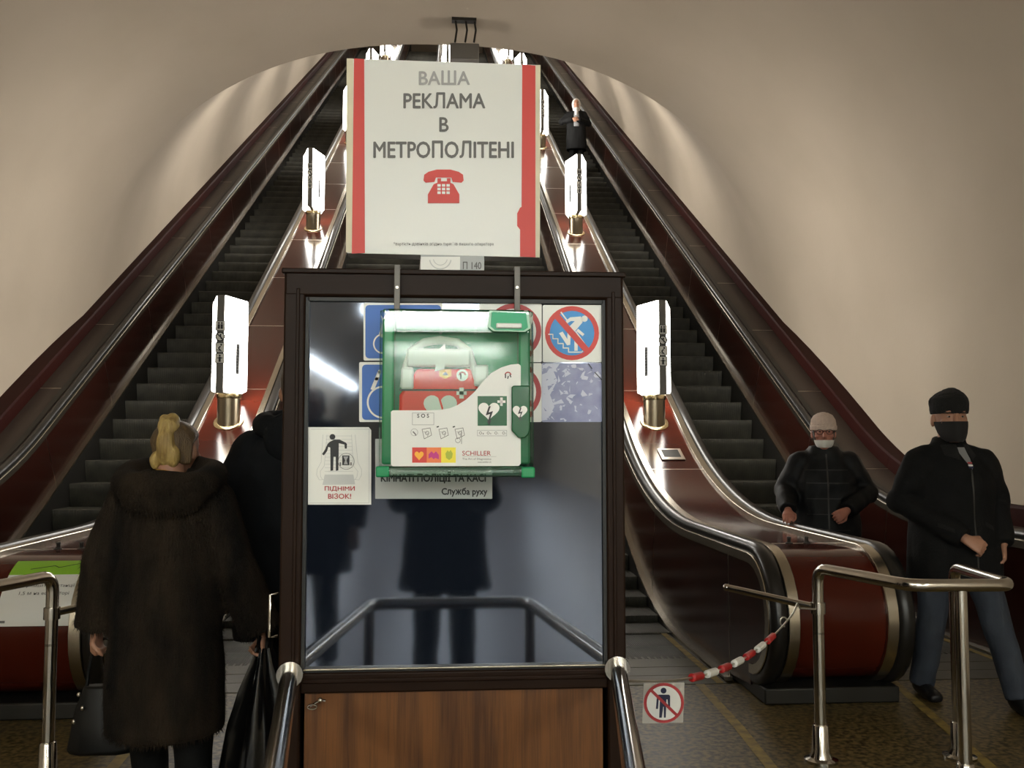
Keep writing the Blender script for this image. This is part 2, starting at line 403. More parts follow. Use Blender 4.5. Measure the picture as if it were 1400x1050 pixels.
def side_panels(x, sg, par):        # sg: +1 when the side faces +X
    x0, x1 = x - sg * .02, x
    bb = B(); top = .090
    poly = [pt(s, top) for s in svals(SNEW, -.95)]; poly += [(pt(-.95)[0], .03), (pt(SNEW, top)[0], .06)]
    bb.extrude(poly, 0, x0, x1); obj('side_panel', bb, 'red_side', par, smooth=30)
    ed = [-.944] + [j - .9 for j in JS if j - .9 > .2] + [SEND]
    for a, c in zip(ed, ed[1:]):
        bb = B(); sweep(bb, lambda s: [(x0, top), (x1, top), (x1, sk(s) - .012), (x0, sk(s) - .012)], a + .003, c - .003)
        obj('side_panel', bb, 'red_side', par, smooth=30)
    for j in ed[:-1]:
        bb = B(); sweep(bb, lambda s: [(x - sg * .012, top), (x + sg * .0012, top), (x + sg * .0012, sk(s) - .012), (x - sg * .012, sk(s) - .012)], j - .003, j + .003)
        obj('joint_strip', bb, 'bronze', par, smooth=0)
    bb = B(); sweep(bb, lambda s: [(x, sk(s) - .012), (x + sg * .05, sk(s) - .008), (x + sg * .05, sk(s) + .012), (x, sk(s) + .012)], -1.0, SEND)
    obj('skirt_trim', bb, 'aluminium', par, smooth=30)
    bb = B(); sweep(bb, lambda s: [(x, sk(s) + .012), (x + sg * .046, sk(s) + .012), (x + sg * .046, sk(s) + .5), (x, sk(s) + .5)], -.6, SEND)
    obj('skirt_panel', bb, 'dark_metal', par, smooth=30)
def deck(x0, x1, par, m, n=.016):
    ed = [SD] + JS + [SEND]
    for a, c in zip(ed, ed[1:]):
        bb = B(); sweep(bb, [(x0, n + .02), (x0, n), (x1, n), (x1, n + .02)], a + .004, c - .004)
        obj('deck_panel', bb, m, par, smooth=30)
    for j in ed[:-1]:
        bb = B(); sweep(bb, [(x0, n + .012), (x0, n - .0012), (x1, n - .0012), (x1, n + .012)], j - .005, j + .005)
        obj('joint_strip', bb, 'joint_metal', par, smooth=0)
    bb = B(); sweep(bb, [(x0, n + .02), (x0, n), (x1, n), (x1, n + .02)], SNEW, SD - .004)
    obj('newel_panel', bb, 'red_lacquer', par, smooth=30)
def balustrade(name, label, a, c):          # free-standing, handrails at X = a and c
    t = thing(name, label, 'balustrade', ((a + c) / 2, 5.4, 0), 'balustrades between the escalators')
    for x, sg in ((a, -1), (c, 1)):
        handrail(x, t)
        strip(x - sg * .112, x - sg * .048, -.010, .03, t)                 # beside the deck
        strip(x + sg * .028, x + sg * .052, .036, .092, t, 'side_trim')
        side_panels(x + sg * .042, sg, t)
    deck(a + .113, c - .113, t, 'red_lacquer')
    bb = B(); bb.box((a - .03, 5.12, 0), (c + .03, 6.2, .09)); obj('plinth', bb, 'dark_metal', t, bevel=.01)
    for x in (a + .3, c - .3):
        bb = B(); y, z = pt(SD); bb.lathe((x, y, z - .018), [(.024, 0), (.024, .006), (.012, .01), (.011, .03), (.014, .034), (.012, .042), (.002, .045)], 12)
        obj('latch_bolt', bb, 'dark_metal', t)
    return t
def wall_balustrade(name, label, x, sg, wx):    # handrail at x, wall side at wx; sg: direction the open side faces
    t = thing(name, label, 'balustrade', ((x + wx) / 2, 5.4, 0), 'balustrades along the walls')
    handrail(x, t)
    strip(x - sg * .112, x - sg * .048, -.002, .03, t, 'edge_strip', 'dark_metal')
    strip(x + sg * .028, x + sg * .052, .036, .092, t, 'side_trim')
    side_panels(x + sg * .042, sg, t)
    lo, hi = sorted((x - sg * .113, wx - sg * .002)); deck(lo, hi, t, 'taupe')
    bb = B(); lo, hi = sorted((x, wx)); bb.box((lo, 5.12, 0), (hi, 6.2, .09)); obj('plinth', bb, 'dark_metal', t, bevel=.01)
    ed = [S0 - .3] + [j for j in JS] + [SEND]
    for a, c in zip(ed, ed[1:]):
        bb = B(); sweep(bb, [(wx - sg * .22, .2), (wx - sg * .22, -.135), (wx - sg * .0, -.135), (wx + sg * .012, -.115), (wx + sg * .012, -.01), (wx, .02), (wx, .2)], a + .001, c - .001)
        obj('wall_board', bb, 'red_board', t, smooth=30)
    return t
X1, X2, X5R, X5L, WXR, WXL = 1.80, 2.51, 3.81, -3.93, 4.20, -4.27
balL = balustrade('balustrade', 'glossy red lamp balustrade left of the kiosk, bearing the green and white notice', -X2 - .02, -X1)
balC = balustrade('balustrade', 'glossy red lamp balustrade standing directly behind the kiosk', -.34, .38)
balR = balustrade('balustrade', 'glossy red lamp balustrade right of the kiosk with metal framed plate on its deck', X1, X2)
balWR = wall_balustrade('balustrade', 'brown decked balustrade along the right wall beside the two masked riders', X5R, -1, WXR)
balWL = wall_balustrade('balustrade', 'brown decked balustrade along the left wall', X5L, 1, WXL)

# ------------------------------------------------------------------ escalators
prof = [pt(s, sk(s) + .012 if s < .3 else (.85 - .11 * min(1, max(0, (s - .3) / (SARC - .3))) ** 1)) for s in [k * .05 - 1.0 for k in range(900)]]
def zat(Y):
    for (y0, z0), (y1, z1) in zip(prof, prof[1:]):
        if y0 <= Y <= y1: return z0 + (z1 - z0) * (Y - y0) / (y1 - y0)
    return 0
ZST = [(6.25 + .4 * k, zat(6.25 + .4 * k)) for k in range(88)]
def escalator(label, x0, x1):
    t = thing('escalator', label, 'escalator', ((x0 + x1) / 2, 6.2, 0), 'parallel metro escalators')
    cx = (x0 + x1) / 2; hw = (x1 - x0) / 2 - .004
    bb = B(); pr = [(.41, 0), (.012, 0), (.004, -.004), (0, -.014), (.004, -.06), (.014, -.12), (.030, -.19), (.05, -.26), (.41, -.26)]
    bb.loft([[(x, y, z) for y, z in pr] for x in (-hw, -hw + .02, hw - .02, hw)])
    st = obj('step', bb, 'step', t, local=True, smooth=30); first = st
    for k, (y, z) in enumerate(ZST):
        o = st if k == 0 else st.copy()
        if k: COL.objects.link(o); o.parent = t
        o.location = (0, y - 6.2, max(z, -.004))
    # comb, then three landing plates
    bb = B(); bb.box((x0 + .01, 6.02, -.03), (x1 - .01, 6.24, .004)); 
    for k in range(28):
        x = x0 + .03 + (x1 - x0 - .06) * k / 27; bb.box((x - .007, 6.24, -.01), (x + .007, 6.30, .004))
    obj('comb_plate', bb, 'plate_metal', t, smooth=0)
    for ya, yb in ((5.59, 5.80), (5.806, 6.014)):
        bb = B(); bb.box((x0 + .01, ya, -.02), (x1 - .01, yb, .003)); obj('landing_plate', bb, 'plate_metal', t, smooth=0, bevel=.002)
    for xa in (x0 + .05, x1 - .05):
        bb = B(); bb.box((xa - .022, 5.6, .003), (xa + .022, 7.4, .006)); obj('edge_line', bb, 'yellow_paint', t, smooth=0, label='worn yellow edge line')
    return t
e = .042 + .048
escalator('leftmost escalator, dark steps rising beside the left wall', X5L + e, -X2 - .02 - e)
escalator('second escalator from the left, steps mostly hidden behind the kiosk and dark jacket', -X1 + e, -.34 - e)
escalator('third escalator from the left, closed by the red and white chain', .38 + e, X1 - e)
escalator('rightmost escalator, carrying the rider in the beige hat', X2 + e, X5R - e)

# ------------------------------------------------------------------ balustrade lamps
def lamp_proto():
    t = thing('balustrade_lamp', '', 'lamp', (0, 0, 0))
    bb = B(); bb.lathe((0, 0, 0), [(.112, -.08), (.112, .24)], 28); obj('base', bb, 'bronze', t, local=True)
    bb = B(); bb.lathe((0, 0, 0), [(.118, .235), (.122, .245), (.122, .285), (.112, .295), (.02, .295)], 28); obj('collar', bb, 'brass', t, local=True)
    tl = Matrix.Rotation(R(30), 3, 'X'); bb = B(); bb.lathe((0, 0, 0), [(.115, .0), (.142, .0), (.146, .008), (.142, .016), (.115, .02)], 28); bb.move(lambda p: Vector((p.x, p.y, p.z - .0 + p.y * .577)))
    obj('base_flange', bb, 'brass', t, local=True)
    L, W, Z0, Z1 = .40, .175, .30, 1.22
    for sg in (-1, 1):          # two curved diffuser faces
        poly = [(sg * .034, -L), (sg * .052, -L + .01), (sg * (W - .02), -.05), (sg * W, 0), (sg * (W - .02), .05), (sg * .052, L - .01), (sg * .034, L), (sg * .012, L - .03), (sg * .012, -L + .03)]
        bb = B(); bb.loft([[(x * sc, y * sc, z) for x, y in poly] for z, sc in ((Z0 + .004, .93), (Z0 + .012, .98), (Z0 + .03, 1), (Z1 - .03, 1), (Z1 - .008, .97), (Z1, .92))])
        obj('diffuser', bb, 'lamp_glow', t, local=True, smooth=30)
    for sg in (-1, 1):
        bb = B(); bb.box((-.036, sg * (L - .02), Z0 - .03), (.036, sg * (L + .012), Z1)); obj('edge_strip', bb, 'lamp_strip', t, local=True, bevel=.006)
    bb = B(); bb.box((-.028, -L + .04, Z0 - .02), (.028, L - .04, Z0 + .005)); obj('under_strip', bb, 'lamp_strip', t, local=True)
    # pictogram stickers on the strip facing down the escalator
    yy = -L - .0135
    for k in range(4):
        zc = Z1 - .30 - k * .105
        p = Print(lambda x, y: Vector((x, yy, zc + y)), (0, -1, 0), .0006)
        if k == 1:
            p.disc(0, 0, .047, 'white_sheet', 0); p.ring(0, 0, .036, .047, 'ink_black', 1); p.line([(-.03, .03), (.03, -.03)], .010, 'ink_black', 2); p.disc(.004, .017, .008, 'ink_black', 2); p.line([(-.008, .006), (.004, .006), (.012, -.02)], .011, 'ink_black', 2)
        else:
            p.rect(-.045, -.048, .045, .048, 'white_sheet', 0)
            for q in ((-.045, -.048, .045, -.043), (-.045, .043, .045, .048), (-.045, -.048, -.040, .048), (.040, -.048, .045, .048)): p.rect(*q, 'ink_black', 1)
            if k == 0:
                for xx in (-.014, .014): p.disc(xx, .026, .009, 'ink_black', 2); p.rect(xx - .011, -.030, xx + .011, .014, 'ink_black', 2)
            elif k == 2: p.disc(.012, .026, .009, 'ink_black', 2); p.line([(.006, .012), (-.012, -.006), (.006, -.03)], .012, 'ink_black', 2); p.line([(-.03, -.02), (.02, -.036)], .006, 'ink_black', 2)
            else: p.disc(0, .027, .009, 'ink_black', 2); p.rect(-.010, -.034, .010, .016, 'ink_black', 2); p.line([(-.026, .004), (.026, .004)], .008, 'ink_black', 2)
        o = obj('pictogram', p, None, t, local=True, smooth=0, fix=False)
    # narrow dark lettering on each face
    for sg in (-1, 1):
        d = Vector((sg * (W - .05), L - .04, 0)).normalized(); n = Vector((sg * d.y, -abs(d.x), 0)).normalized() if 0 else Vector((sg * (L - .06), -(W - .07), 0)).normalized()
        o0 = Vector((sg * (W - .02), -.05, 0)).lerp(Vector((sg * .05, -L + .01, 0)), .38) + n * .003
        dd = (Vector((sg * .05, -L + .01, 0)) - Vector((sg * (W - .02), -.05, 0))).normalized()
        p = Print(lambda x, y: o0 + dd * x + Vector((0, 0, .62 + y)), tuple(n), .0006)
        p.rect(-.034, -.15, .034, .15, 'ink_grey', 1)
        for k in range(9): p.rect(-.020, -.128 + k * .029, .020, -.108 + k * .029, 'ink_black', 2)
        p.rect(-.075, .05, -.058, .16, 'ink_grey', 1); p.rect(-.078, 0, -.056, .03, 'ink_grey', 1)
        obj('face_lettering', p, None, t, local=True, smooth=0, fix=False)
    return t
lp = lamp_proto(); nth = ['lowest', 'second', 'third', 'fourth', 'fifth', 'sixth']
firstl = True
for side, x in (('left', (-X2 - .02 - X1) / 2), ('right', (X1 + X2) / 2), ('middle', .02)):
    for k in range(6):
        s = 2.96 + 6.55 * k; y, z = pt(s, .016)
        o = lp if firstl else copytree(lp); firstl = False
        o.location = (x, y, z)
        where = {'left': 'balustrade left of the kiosk', 'right': 'balustrade right of the kiosk', 'middle': 'balustrade behind the kiosk'}[side]
        o['label'] = ('glowing white lamp on bronze base, %s one up the %s' % (nth[k], where)) if k else 'glowing white lamp with pictogram strip, lowest one on the %s' % where
        o['category'] = 'lamp'; o['group'] = 'lamps on the %s' % where

# metal framed plate on right balustrade deck
y, z = pt(2.28, .016)
def dk(xo, so, n=.0): yy, zz = pt(2.28 + so, .014 - n); return (2.18 + xo, yy, zz)
bb = B(); q = [(-.115, -.12), (.115, -.12), (.115, .12), (-.115, .12)]
bb.loft([[dk(a, c, 0) for a, c in q], [dk(a, c, .012) for a, c in q]]); pl = obj('inspection_plate', bb, 'joint_metal', balR, bevel=.004)
bb = B(); bb.loft([[dk(a * .72, c * .68 + .01, .010) for a, c in q], [dk(a * .72, c * .68 + .01, .0135) for a, c in q]]); obj('dark_window', bb, 'dark_metal', pl)

# notice on the rounded front of the left balustrade
ths = [.28 + (.38 - .0) * 0, ]
def ndk(u, v):   # u across 0..1, v down 0..1
    s = S0 - .13 - v * .42; yy, zz = pt(s, .0155); xl, xr = -2.28, -1.895
    sh = .10 * (1 - v) * 0
    return Vector((xl + (xr - xl) * u, yy, zz))
t = Print(ndk, (0, -1, 0), .0006)
NS = 10
def nstrip(u0, u1, v0, v1, m, lay):
    vs = []
    for k in range(NS + 1):
        v = v0 + (v1 - v0) * k / NS
        for u in (u0, u1):
            p = ndk(u, v); s = S0 - .13 - v * .42; th = (S0 - s) / RN; nn = Vector((0, -math.sin(th), math.cos(th)))
            vs.append(tuple(p + nn * .0006 * lay))
    t.add(vs, [(2 * k, 2 * k + 1, 2 * k + 3, 2 * k + 2) for k in range(NS)], m)
nstrip(0, 1, .0, 1, 'white_sheet', 2); nstrip(0, 1, 0, .30, 'lime', 3)
class Curved(Print):
    def P(s, p, lay):
        v = p[1]; q = ndk(*p); th = (.13 + v * .42) / RN; return tuple(q + Vector((0, -math.sin(th), math.cos(th))) * .0006 * lay)
t.__class__ = Curved
t.line([(.25, .2), (.55, .13), (.62, .17), (.9, .07)], .012, 'ink_black', 5)
t.text('Будь ласка,', .30, .355, .62, .41, 'ink_black', 4); t.text('тримайте дистанції', .26, .45, .93, .51, 'ink_black', 4); t.text('1,5 м на ескалаторі', .23, .56, .88, .62, 'ink_black', 4)
t.rect(.05, .93, .12, .96, 'ink_grey', 4)
obj('paper_notice', t, None, smooth=0, fix=False, label='green and white distance notice curling over the rounded front of the left balustrade', cat='notice')

# ------------------------------------------------------------------ kiosk
KY = 2.5; KX0, KX1, KZ = -.432, .486, 1.912
t = thing('attendant_kiosk', 'brown metal framed booth with mirror dark glass and wood panel below', 'booth', (.027, KY + .45, 0))
GX0, GX1, GZ0, GZ1 = -.369, .430, .852, 1.832
def kb(name, a, c, m, bevel=.004, par=None, **k):
    bb = B(); bb.box(a, c); return obj(name, bb, m, par or t, bevel=bevel, **k)
kb('frame_post', (KX0, KY, 0), (GX0 - .006, KY + .06, KZ - .055), 'kiosk_brown', .006); kb('frame_post', (GX1 + .006, KY, 0), (KX1, KY + .06, KZ - .055), 'kiosk_brown', .006)
kb('top_rail', (KX0, KY - .001, GZ1 + .008), (KX1, KY + .06, KZ), 'kiosk_brown', .008); kb('top_lip', (KX0 - .006, KY - .008, KZ - .010), (KX1 + .006, KY + .06, KZ + .004), 'kiosk_brown', .003)
kb('mid_rail', (GX0 - .006, KY, .795), (GX1 + .006, KY + .05, GZ0 - .004), 'kiosk_brown', .005); kb('mid_rail_lip', (GX0, KY - .006, .822), (GX1, KY, .834), 'kiosk_brown', .003)
for a, c in (((GX0 - .006, KY + .008, GZ0 - .006), (GX0 + .003, KY + .04, GZ1 + .010)), ((GX1 - .003, KY + .008, GZ0 - .006), (GX1 + .006, KY + .04, GZ1 + .010)),
             ((GX0, KY + .008, GZ1 - .002), (GX1, KY + .04, GZ1 + .010)), ((GX0, KY + .008, GZ0 - .006), (GX1, KY + .04, GZ0 + .002))): kb('gasket', a, c, 'gasket', 0)
for x in (GX0 - .03, GX1 + .022): kb('post_bead', (x, KY - .004, .80), (x + .010, KY + .001, GZ1 + .03), 'kiosk_brown', .003)
kb('bottom_bead', (GX0, KY + .004, GZ0), (GX1, KY + .02, GZ0 + .006), 'aluminium', .002)
kb('glass_pane', (GX0, KY + .020, GZ0), (GX1, KY + .030, GZ1), 'kiosk_glass', 0)
kb('wood_panel', (GX0 + .004, KY + .012, .06), (GX1 - .006, KY + .03, .795), 'wood', .002); kb('kick_plate', (GX0, KY + .006, 0), (GX1, KY + .04, .06), 'dark_metal', .002)
kb('side_wall', (KX0, KY + .062, 0), (KX0 + .02, KY + .9, KZ), 'kiosk_brown'); kb('side_wall', (KX1 - .02, KY + .062, 0), (KX1, KY + .9, KZ), 'kiosk_brown')
kb('back_wall', (KX0 + .02, KY + .88, 0), (KX1 - .02, KY + .9, KZ), 'kiosk_brown'); kb('roof', (KX0 + .021, KY + .062, KZ - .03), (KX1 - .021, KY + .879, KZ), 'kiosk_brown')
bb = B(); p0 = at(424, 966, KY - .004); p1 = at(438, 957, KY - .004); p2 = at(445, 958, KY - .004)
bb.tube([p0 + Vector((.012 * math.cos(a) + 0.006, -.004, .006 * math.sin(a))) for a in [k * math.pi / 6 for k in range(13)]], .0022, 6); bb.tube([p0, p1, p2], .003, 6); bb.ell(p1 + Vector((0, -.003, 0)), (.007, .006, .007))
obj('latch_hook', bb, 'steel', t)
bb = B(); q0 = at(380, 812, KY + .02); bb.tube([q0 + Vector((0, 0, 0)), q0 + Vector((-.018, -.01, 0)), q0 + Vector((-.018, -.01, -.11)), q0 + Vector((0, 0, -.11))], .0045, 8); obj('side_pull_handle', bb, 'steel', t)

# rail hoop in front of the kiosk
def bend(pts, r=.06, n=5):
    pts = [Vector(p) for p in pts]; out = [pts[0]]
    for a, p, c in zip(pts, pts[1:], pts[2:]):
        u = (a - p).normalized(); v = (c - p).normalized()
        for k in range(n + 1):
            s = k / n; out.append((p + u * r) * (1 - s) ** 2 + p * 2 * s * (1 - s) + (p + v * r) * s * s)
    out.append(pts[-1]); return out
t = thing('kiosk_guard_rail', 'polished steel hoop rail fixed to the kiosk posts, reflected in its glass', 'railing', (.02, 1.9, 0))
ZR = .848
bb = B(); bb.tube(bend([(-.402, 2.493, ZR), (-.275, 1.50, ZR), (.315, 1.50, ZR), (.462, 2.493, ZR)], .08, 8), .022, 18); obj('rail_tube', bb, 'steel', t, smooth=60)
for x, y in ((-.275, 1.56), (.315, 1.56)):
    bb = B(); bb.tube([(x + (.006 if x > 0 else -.006), y, .002), (x, y, ZR - .01)], .019, 14); obj('post', bb, 'steel', t, smooth=60)
for x in (-.402, .462):
    bb = B(); bb.tube([(x, 2.499, ZR), (x * .995, 2.485, ZR)], .034, 18); obj('wall_flange', bb, 'steel', t, smooth=60)

# ------------------------------------------------------------------ advertising sign above the kiosk
SY = 2.74
t = thing('advertising_sign', 'white advertising board with red side stripes and red telephone above the kiosk', 'sign', (0, SY, KZ + .1))
p = Print(pxplane(SY), (0, -1, 0), .0006)
p.sheet([(475, 80), (739, 89), (738, 352), (475, 346)], 'white_vinyl', .075); brd = obj('sign_board', p, None, t, smooth=0, fix=True)
p = Print(pxplane(SY), (0, -1, 0), .0006)
p.poly([(474, 80), (483, 80), (482, 346), (473, 345)], 'cream_edge', 1); p.poly([(732, 89), (739, 89), (738, 352), (731, 352)], 'cream_edge', 1)
p.poly([(484, 80), (498, 81), (499, 346), (481, 347)], 'ink_red', 2)
p.poly([(714, 88), (732, 90), (732, 352), (711, 351), (711, 314), (707, 309), (707, 292), (711, 284), (713, 283)], 'ink_red', 2)
for body, bx, m in (('ВАША', (573, 97, 642, 116), 'ink_pale'), ('РЕКЛАМА', (552, 127, 663, 148), 'ink_grey'), ('В', (601, 161, 613, 180), 'ink_grey'), ('МЕТРОПОЛІТЕНІ', (511, 193, 702, 216), 'ink_grey')): p.text(body, *bx, m, 3, .018)  # top word gets paler ink, imitating the overexposed upper part of the board
p.text('*вартість дзвінків згідно тарифів вашого оператора', 538, 331, 675, 337, 'ink_grey', 3)
# telephone
p.poly([(579, 247), (580, 239), (586, 235), (597, 232), (616, 232), (627, 235), (633, 239), (634, 247), (631, 250), (619, 249), (617, 243), (596, 243), (594, 249), (582, 250)], 'ink_red', 3)
p.poly([(593, 252), (598, 250), (598, 244), (603, 244), (603, 248), (611, 248), (611, 244), (616, 244), (616, 250), (620, 252), (628, 266), (628, 278), (585, 278), (585, 266)], 'ink_red', 3)
for i in range(3):
    for j in range(3): p.rect(598 + i * 6.2, 252 + j * 5, 602.5 + i * 6.2, 255.5 + j * 5, 'white_vinyl', 4)
obj('sign_print', p, None, t, smooth=0, fix=False)
bb = B(); bb.box((-.06, SY + .005, KZ + .004), (.0, SY + .03, KZ + .12)); bb.box((.02, SY + .005, KZ + .004), (.08, SY + .03, KZ + .12)); bb.box((-.09, SY - .02, KZ + .0045), (.11, SY + .09, KZ + .012)); obj('stand', bb, 'dark_metal', t)
p = Print(pxplane(SY + .0), (0, -1, 0), .0006)
p.sheet([(575, 348), (662, 350), (662, 373), (575, 372)], 'grey_sheet', .004); p.rect(575, 351, 629, 372, 'white_sheet', 1); p.ring(602, 353, 14, 15.5, 'ink_line', 2, a0=10, a1=170); p.ring(602, 353, 9, 10, 'ink_line', 2, a0=10, a1=170)
p.text('П 140', 633, 358, 658, 368, 'ink_grey', 2, .012)
obj('number_plate', p, None, t, smooth=0, fix=False, label='small plate lettered P 140 under the board')

# grey loudspeaker box hung from the vault edge
GY = 9.9; c = at(635, 70, GY)
t = thing('hanging_box', 'small grey box hanging on thin rods from the top of the vault', 'box', tuple(c))
bb = B(); a0, a1 = at(615, 58, GY), at(655, 82, GY); bb.box((a0.x, GY, a1.z), (a1.x, GY + .2, a0.z)); obj('case', bb, 'speaker_grey', t, bevel=.01)
bb = B(); bb.box((a0.x + .02, GY - .004, a1.z + .03), (a1.x - .02, GY, a0.z - .03)); obj('front_grille', bb, 'speaker_grey', t, bevel=.004)
for x in (622, 636, 648):
    p0 = at(x, 58, GY + .05); ztop = ZC + RH * (1 - (abs(p0.x - XC) / RV) ** 2.3) ** (1 / 2.3) + .01
    bb = B(); bb.tube([p0, (p0.x + .02, p0.y, (p0.z + ztop) / 2), (p0.x, p0.y, ztop)], .011, 8); obj('hanger_rod', bb, 'dark_metal', t)
bb = B(); bb.box((a0.x + .02, GY + .01, ZC + RH - .035), (a1.x - .03, GY + .10, ZC + RH + .01)); obj('ceiling_bracket', bb, 'dark_metal', t)

# ------------------------------------------------------------------ stickers on the kiosk glass
GY0 = KY + .0195
def sticker(): return Print(pxplane(GY0 - .0016), (0, -1, 0), .0005)
def fin(p, label, cat='sticker'): return obj('sticker', p, None, smooth=0, fix=False, label=label, cat=cat, group='stickers on the kiosk glass')
def sheet(p, x0, y0, x1, y1, m='white_sheet', r=2): p.rrect(x0, y0, x1, y1, r, m, th=.0014)
p = sticker(); sheet(p, 497, 414, 605, 493); p.rrect(499.5, 417, 603, 490, 5, 'ink_blue', 1); p.ring(524, 470, 12, 14, 'white_sheet', 2); p.line([(528, 430), (520, 458), (540, 462)], 4, 'white_sheet', 2)
fin(p, 'upper blue instruction sticker half hidden behind the green box')
p = sticker(); sheet(p, 491, 495, 600, 577); p.rrect(495, 498.5, 598, 574, 5, 'ink_blue', 1); p.ring(524, 550, 20, 22.5, 'white_sheet', 2); p.line([(509, 533), (515, 518), (519, 508)], 5, 'white_sheet', 2)
fin(p, 'lower blue instruction sticker half hidden behind the green box')
for y0, y1, cy, lb in ((415, 495, 453, 'upper'), (496.5, 577, 536, 'lower')):
    p = sticker(); sheet(p, 655, y0, 740.6, y1); p.ring(702, cy, 31, 38, 'ink_dkred', 1); p.line([(680, cy - 24), (726, cy + 24)], 6, 'ink_dkred', 1)
    fin(p, '%s round red prohibition sticker peeking out right of the green box' % lb)
p = sticker(); sheet(p, 742, 417, 823.5, 495)
p.disc(782, 455.5, 37, 'ink_red', 1); p.disc(782, 455.5, 30.5, 'ink_sky', 2)
def q(*a): return [(720 + x / 5.25, 400 + y / 5.25) for x, y in a]
W_ = 'white_sheet'
p.disc(*q((415, 188))[0], 4.3, W_, 3); p.poly(q((280, 205), (312, 178), (388, 172), (402, 190), (400, 215), (345, 280), (308, 242), (345, 205), (318, 205), (290, 222)), W_, 3)
p.poly(q((232, 292), (258, 280), (292, 335), (292, 268), (318, 275), (312, 375), (290, 380)), W_, 3); p.poly(q((342, 345), (366, 350), (366, 418), (342, 418)), W_, 3)
p.line(q((155, 300), (188, 300), (188, 332), (224, 332), (224, 366), (262, 366), (262, 398), (300, 398), (300, 428), (395, 428), (414, 405), (414, 365), (352, 280)), 1.6, W_, 3)
p.line(q((362, 268), (408, 306)), 4, W_, 3); p.line(q((245, 140), (290, 200)), 2, W_, 3); p.line(q((212, 165), (440, 425)), 8.5, 'ink_red', 4)
fin(p, 'red ringed blue sticker forbidding sliding down the handrail')
p = sticker(); sheet(p, 740.6, 496.5, 823, 577, 'torn_blue'); rnd = random.Random(5)
for k in range(120):
    x, y = 742 + rnd.random() ** 1.3 * 78, 498 + rnd.random() * 77; r = 2 + 6 * rnd.random() * (1.5 if x < 765 else .8)
    pts = sorted([(rnd.random() * 6.28, r * (.3 + .9 * rnd.random())) for _ in range(rnd.randint(3, 6))]); p.poly([(min(822, max(741, x + d * math.cos(a))), min(576.5, max(497, y + d * math.sin(a)))) for a, d in pts], 'torn_white' if rnd.random() < .75 else 'torn_blue', 1 + k * .05)
p.poly([(741, 512), (756, 506), (762, 520), (752, 540), (758, 556), (748, 574), (741, 575)], 'torn_white', 1); p.line([(804, 497), (812, 508), (823, 520)], 1.2, 'ink_black', 6)
fin(p, 'torn and scraped remains of a sticker at the right edge of the glass')
p = sticker(); p.sheet([(421.5, 584), (504, 584), (507.5, 588), (507.5, 690), (421, 690)], 'white_sheet', .0014)
def q2(*a): return [(410 + x / 8.07, 570 + y / 8.07) for x, y in a]
K = 'ink_line'
p.line(q2((125, 135), (765, 135), (765, 950), (108, 950)), .7, K, 1)
p.poly(q2((275, 635), (590, 635), (610, 745), (250, 750)), 'ink_line', 1)
for k in range(11): p.line(q2((285 - k, 210 + k * 39), (575 + k * 1.2, 210 + k * 39)), .5, K, 1)
for pts in (((255, 195), (235, 500), (190, 580), (185, 640), (215, 695), (270, 690)), ((300, 195), (270, 540), (225, 600), (230, 660), (250, 690)), ((570, 195), (590, 540), (640, 600), (630, 660), (610, 690)), ((610, 195), (640, 500), (680, 580), (680, 640), (650, 695), (600, 690))): p.line(q2(*pts), .6, K, 1)
I = 'ink_black'
p.disc(*q2((360, 220))[0], 3.9, I, 3); p.poly(q2((330, 275), (380, 250), (440, 250), (510, 285), (520, 300), (518, 350), (496, 350), (492, 305), (430, 290), (428, 440), (425, 590), (398, 595), (396, 440), (372, 440), (368, 590), (338, 595), (336, 340), (315, 330), (300, 380), (265, 425), (245, 410), (275, 365), (305, 300)), I, 3)
p.ring(*q2((512, 490))[0], 10.6, 11.2, 'ink_grey', 4); p.rect(*q2((468, 425))[0], *q2((548, 532))[0], I, 4); p.poly(q2((480, 435), (536, 435), (515, 480), (530, 522), (485, 522), (500, 480)), 'ink_pale', 5)
p.rect(*q2((440, 500))[0], *q2((454, 540))[0], 'ink_grey', 5); p.rect(*q2((558, 500))[0], *q2((572, 535))[0], 'ink_grey', 5)
p.text('ПІДНІМИ', *q2((275, 765))[0], *q2((605, 822))[0], 'ink_dkred', 3, .02); p.text('ВІЗОК!', *q2((313, 845))[0], *q2((565, 902))[0], 'ink_dkred', 3, .02)
fin(p, 'white sticker with black figure lifting a trolley and red words at left of glass')
p = sticker(); sheet(p, 513, 600, 673, 682, 'grey_sheet', 1); p.text('КІМНАТІ ПОЛІЦІЇ ТА КАСІ', 521, 645, 664, 660.5, I, 2, .02); p.text('Служба руху', 604, 667, 666, 679, I, 2, .02)
fin(p, 'grey paper notice with black service lettering below the green box', 'notice')

# ------------------------------------------------------------------ defibrillator box
AY = 2.345
t = thing('defibrillator_box', 'clear green defibrillator box with red bag inside hanging on the kiosk glass', 'first aid box', tuple(at(622, 540, KY - .05)))
def X(px, Y=AY): return at(px, 540, Y).x
def Zp(py, px=622, Y=AY): return at(px, py, Y).z
xl, xr = X(518), X(730); zt, zb = Zp(421), Zp(641)
bb = B(); bb.box((xl + .012, KY - .03, zb + .012), (xr - .012, KY + .016, zt - .006)); obj('back_shell', bb, 'aed_green', t, bevel=.01)
bb = B()
for a, c in (((xl + .004, 2.40, zb + .01), (xl + .034, KY - .03, zt - .02)), ((xr - .034, 2.40, zb + .01), (xr - .004, KY - .03, zt - .02)), ((xl + .034, 2.42, zt - .05), (xr - .034, KY - .03, zt - .02)), ((xl + .034, 2.40, zb + .01), (xr - .034, KY - .03, zb + .03))): bb.box(a, c)
obj('inner_rim', bb, 'aed_green', t, bevel=.006)
